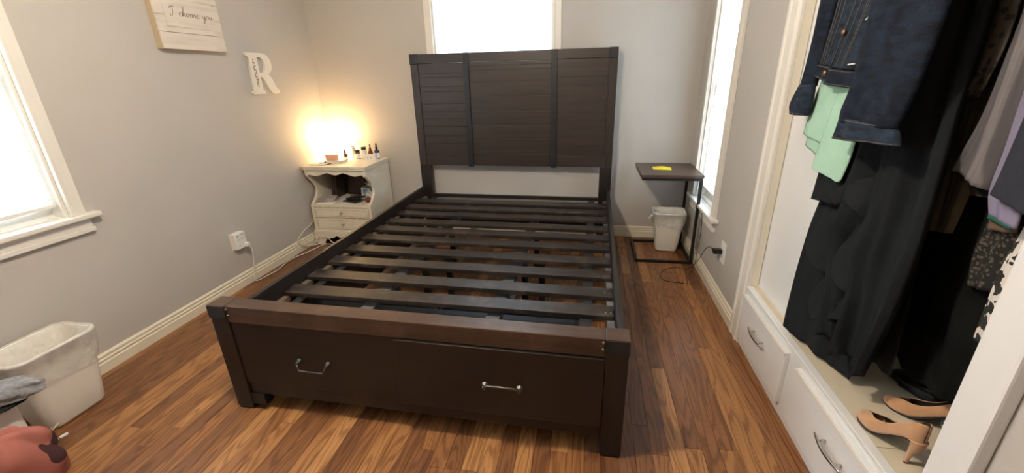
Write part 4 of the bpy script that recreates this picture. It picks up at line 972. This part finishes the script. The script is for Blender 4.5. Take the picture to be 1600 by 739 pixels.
simple('lavender_blouse', m_lav, [((-2.553, 1.750), (-2.618, 1.750)), ((-2.540, 1.394), (-2.618, 1.390)), ((-2.534, 1.295), (-2.618, 1.299)), ((-2.541, 1.176), (-2.623, 1.190)), ((-2.543, 1.090), (-2.633, 1.090)), ((-2.563, 1.040), (-2.638, 1.030))], 'lavender satin blouse beside the right trim', 'blouse', x0=3.252, x1=3.248, thick=.016, fold=.003, freq=1.2, seed=48)
simple('navy_jacket', m_navy, [((-2.598, 1.750), (-2.698, 1.750)), ((-2.593, 1.390), (-2.698, 1.390)), ((-2.588, 1.160), (-2.698, 1.160)), ((-2.583, 1.090), (-2.698, 1.070))], 'navy jacket hanging in front of the lavender blouse', 'jacket', x0=3.222, x1=3.220, thick=.016, fold=.003, freq=1.2, seed=29)
simple('teal_dress', m_teal, [((-2.46, 1.70), (-2.53, 1.70)), ((-2.45, 1.15), (-2.53, 1.15)), ((-2.456, 1.06), (-2.53, 1.06)), ((-2.460, 1.0), (-2.535, .995))], 'teal dotted cloth peeking out left of the lavender blouse', 'dress', x0=3.336, x1=3.330, thick=.010, fold=.002, freq=1.2, seed=30)
simple('print_dress', m_anim, [((-2.60, 1.70), (-2.63, 1.70)), ((-2.592, 1.152), (-2.63, 1.159)), ((-2.592, 1.03), (-2.632, 1.04)), ((-2.58, .91), (-2.625, .925)), ((-2.582, .80), (-2.632, .81)), ((-2.585, .735), (-2.637, .745))], 'black and white print dress edge by the right trim', 'dress', x0=3.300, x1=3.296, thick=.014, fold=.002, freq=1.0, seed=31)
simple('charcoal_trousers', m_navy, [((-2.63, 1.70), (-2.69, 1.70)), ((-2.632, 1.16), (-2.69, 1.17)), ((-2.635, .95), (-2.69, .95)), ((-2.64, .85), (-2.69, .85)), ((-2.64, .78), (-2.69, .79))], 'charcoal trousers hanging against the right trim of the closet', 'trousers', x0=3.278, x1=3.274, thick=.014, fold=.002, freq=1.0, seed=32)
simple('black_maxi_skirt', m_black2, [((-2.20, 1.74), (-2.46, 1.74)), ((-2.18, 1.1), (-2.47, 1.1)), ((-2.17, .80), (-2.48, .80)), ((-2.19, .60), (-2.52, .62)), ((-2.21, .50), (-2.53, .52)), ((-2.28, .43), (-2.52, .47))], 'wide black maxi skirt filling the lower middle of the closet', 'skirt', x0=3.410, x1=3.400, thick=.028, fold=.008, freq=2.6, seed=33, nu=30)
simple('black_gown', m_black2, [((-2.50, 1.70), (-2.64, 1.70)), ((-2.50, 1.1), (-2.64, 1.1)), ((-2.50, .80), (-2.64, .80)), ((-2.49, .66), (-2.64, .66)), ((-2.50, .58), (-2.64, .58))], 'black gown hanging behind the print dress edge', 'gown', x0=3.440, x1=3.430, thick=.03, fold=.006, freq=1.6, seed=34)

# ------------------------------------------------------------------ shoes on the ledge
LZ = .3347
def pump(label, loc, rz, sc=1.0, tilt=0):
    """high-heeled pump, toe towards +x, origin under the ball of the foot"""
    t = tag(empty('high_heel', loc, rz), label, 'shoe', 'pair of tan suede high heels on the closet ledge')
    # stations along the shoe: (x, centre z of sole, half width, height of upper, open top?)
    stt = [(.066, .008, .003, .008), (.060, .006, .015, .018), (.046, .004, .026, .028), (.026, .003, .033, .036), (.006, .004, .035, .043), (-.014, .006, .034, .046), (-.034, .014, .031, .043), (-.062, .034, .027, .040), (-.090, .058, .025, .044), (-.118, .078, .025, .052), (-.138, .086, .023, .059), (-.152, .088, .016, .062), (-.1585, .090, .0008, .060)]
    stt = [(a*sc, b_*sc, c*sc, d*sc) for a, b_, c, d in stt]
    rows = []; inner = []; nn = 9
    for i, (x, zc, hw, hh) in enumerate(stt):
        o = (0, 0, 0, 0, .55)[i] if i < 5 else 1      # opening starts behind the toe box
        row = []
        for k in range(-nn, nn+1):
            a = abs(k)/nn; s = 1 if k >= 0 else -1
            if a < .35: y = s*hw*(a/.35)*.92; z = zc
            else:
                b_ = (a-.35)/.65; q = b_*pi/2
                yc, zc_ = hw*cos(q)**.8 if q < pi/2-.01 else 0, zc+hh*sin(q)          # closed vamp
                yo, zo = hw*(.92+.10*b_-.34*b_**2.5), zc+hh*b_**.9                     # open side wall leaning in
                y = s*lerp(yc, yo, o); z = lerp(zc_, zo, o)
            row.append((x, y, z))
        rows.append(row)
    mb = MB().grid(rows)
    # order: closing toe
    up = mb.build('upper', m_suede, t, smooth=True, solid=.0028*sc, sub=1)
    MB().grid([[(p[0]+(.005 if i > 9 else 0), p[1]*.92, p[2]-.0020) for p in r] for i, r in enumerate(rows) if 3 < i < 12]).build('lining', m_insole, t, smooth=True, sub=1)
    ins = [[(x, hw*.84*s, zc+.004*sc) for s in (-1, -.5, 0, .5, 1)] for (x, zc, hw, hh) in stt[1:-1]]
    MB().grid(ins).build('insole', m_insole, t, smooth=True, solid=.002)
    so = [[(x, hw*1.0*s, zc-.0020*sc) for s in (-1, 0, 1)] for (x, zc, hw, hh) in stt[:-1]]
    MB().grid(so).build('outsole', m_insole, t, smooth=True, solid=.0022)
    hx = -.140*sc
    MB().tube([(hx-.002, 0, .088*sc), (hx-.004, 0, .070*sc), (hx+.004, 0, .045*sc), (hx+.008, 0, .02*sc), (hx+.009, 0, .003*sc)], [.0225*sc, .016*sc, .009*sc, .0064*sc, .0056*sc], 12, smooth=3).build('heel', m_suede, t, smooth=True)
    MB().tube([(hx+.009, 0, .003*sc), (hx+.009, 0, 0.0)], .006*sc, 10).build('heel_tip', m_blk, t)
    return t
a = radians(95)
p1 = pump('front tan suede high heel, standing nearest the ledge edge', (3.250, -2.474, LZ+.001), a); p1.scale = (.90, .95, 1.0)
p2 = pump('rear tan suede high heel, toe half hidden behind the front one', (3.385, -2.385, LZ+.001), radians(128)); p2.scale = (.88, .92, .95)
p3 = tag(empty('black_shoe', (3.49, -2.27, LZ), 1.9), 'shiny black shoe in the shadow behind the tan heels', 'shoe')
MB().grid([[(x, hw*cos(pi*k/10), .004+hh*sin(pi*k/10)) for k in range(11)] for x, hw, hh in ((.085, .008, .015), (.07, .028, .030), (.03, .040, .045), (-.02, .036, .06), (-.08, .034, .072), (-.13, .030, .07), (-.15, .010, .04))]).build('upper', m_shiny, p3, smooth=True, sub=1)
MB().prism([(.085, 0), (.03, .04), (-.15, .03), (-.15, -.03), (.03, -.04)], .0, .006, 'z').build('outsole', m_blk, p3)
heap('floral_dress', m_flor, (3.485, -2.515, LZ), .070, .070, .072, 'navy floral dress heaped on the ledge beside the tan heels', 'dress', 31, .16, n=56, ridge=.22)
heap('floral_scarf', m_flor, (3.360, -2.620, LZ), .045, .040, .035, 'small floral scarf end on the ledge by the right trim', 'scarf', 35, .16, n=48, ridge=.25)
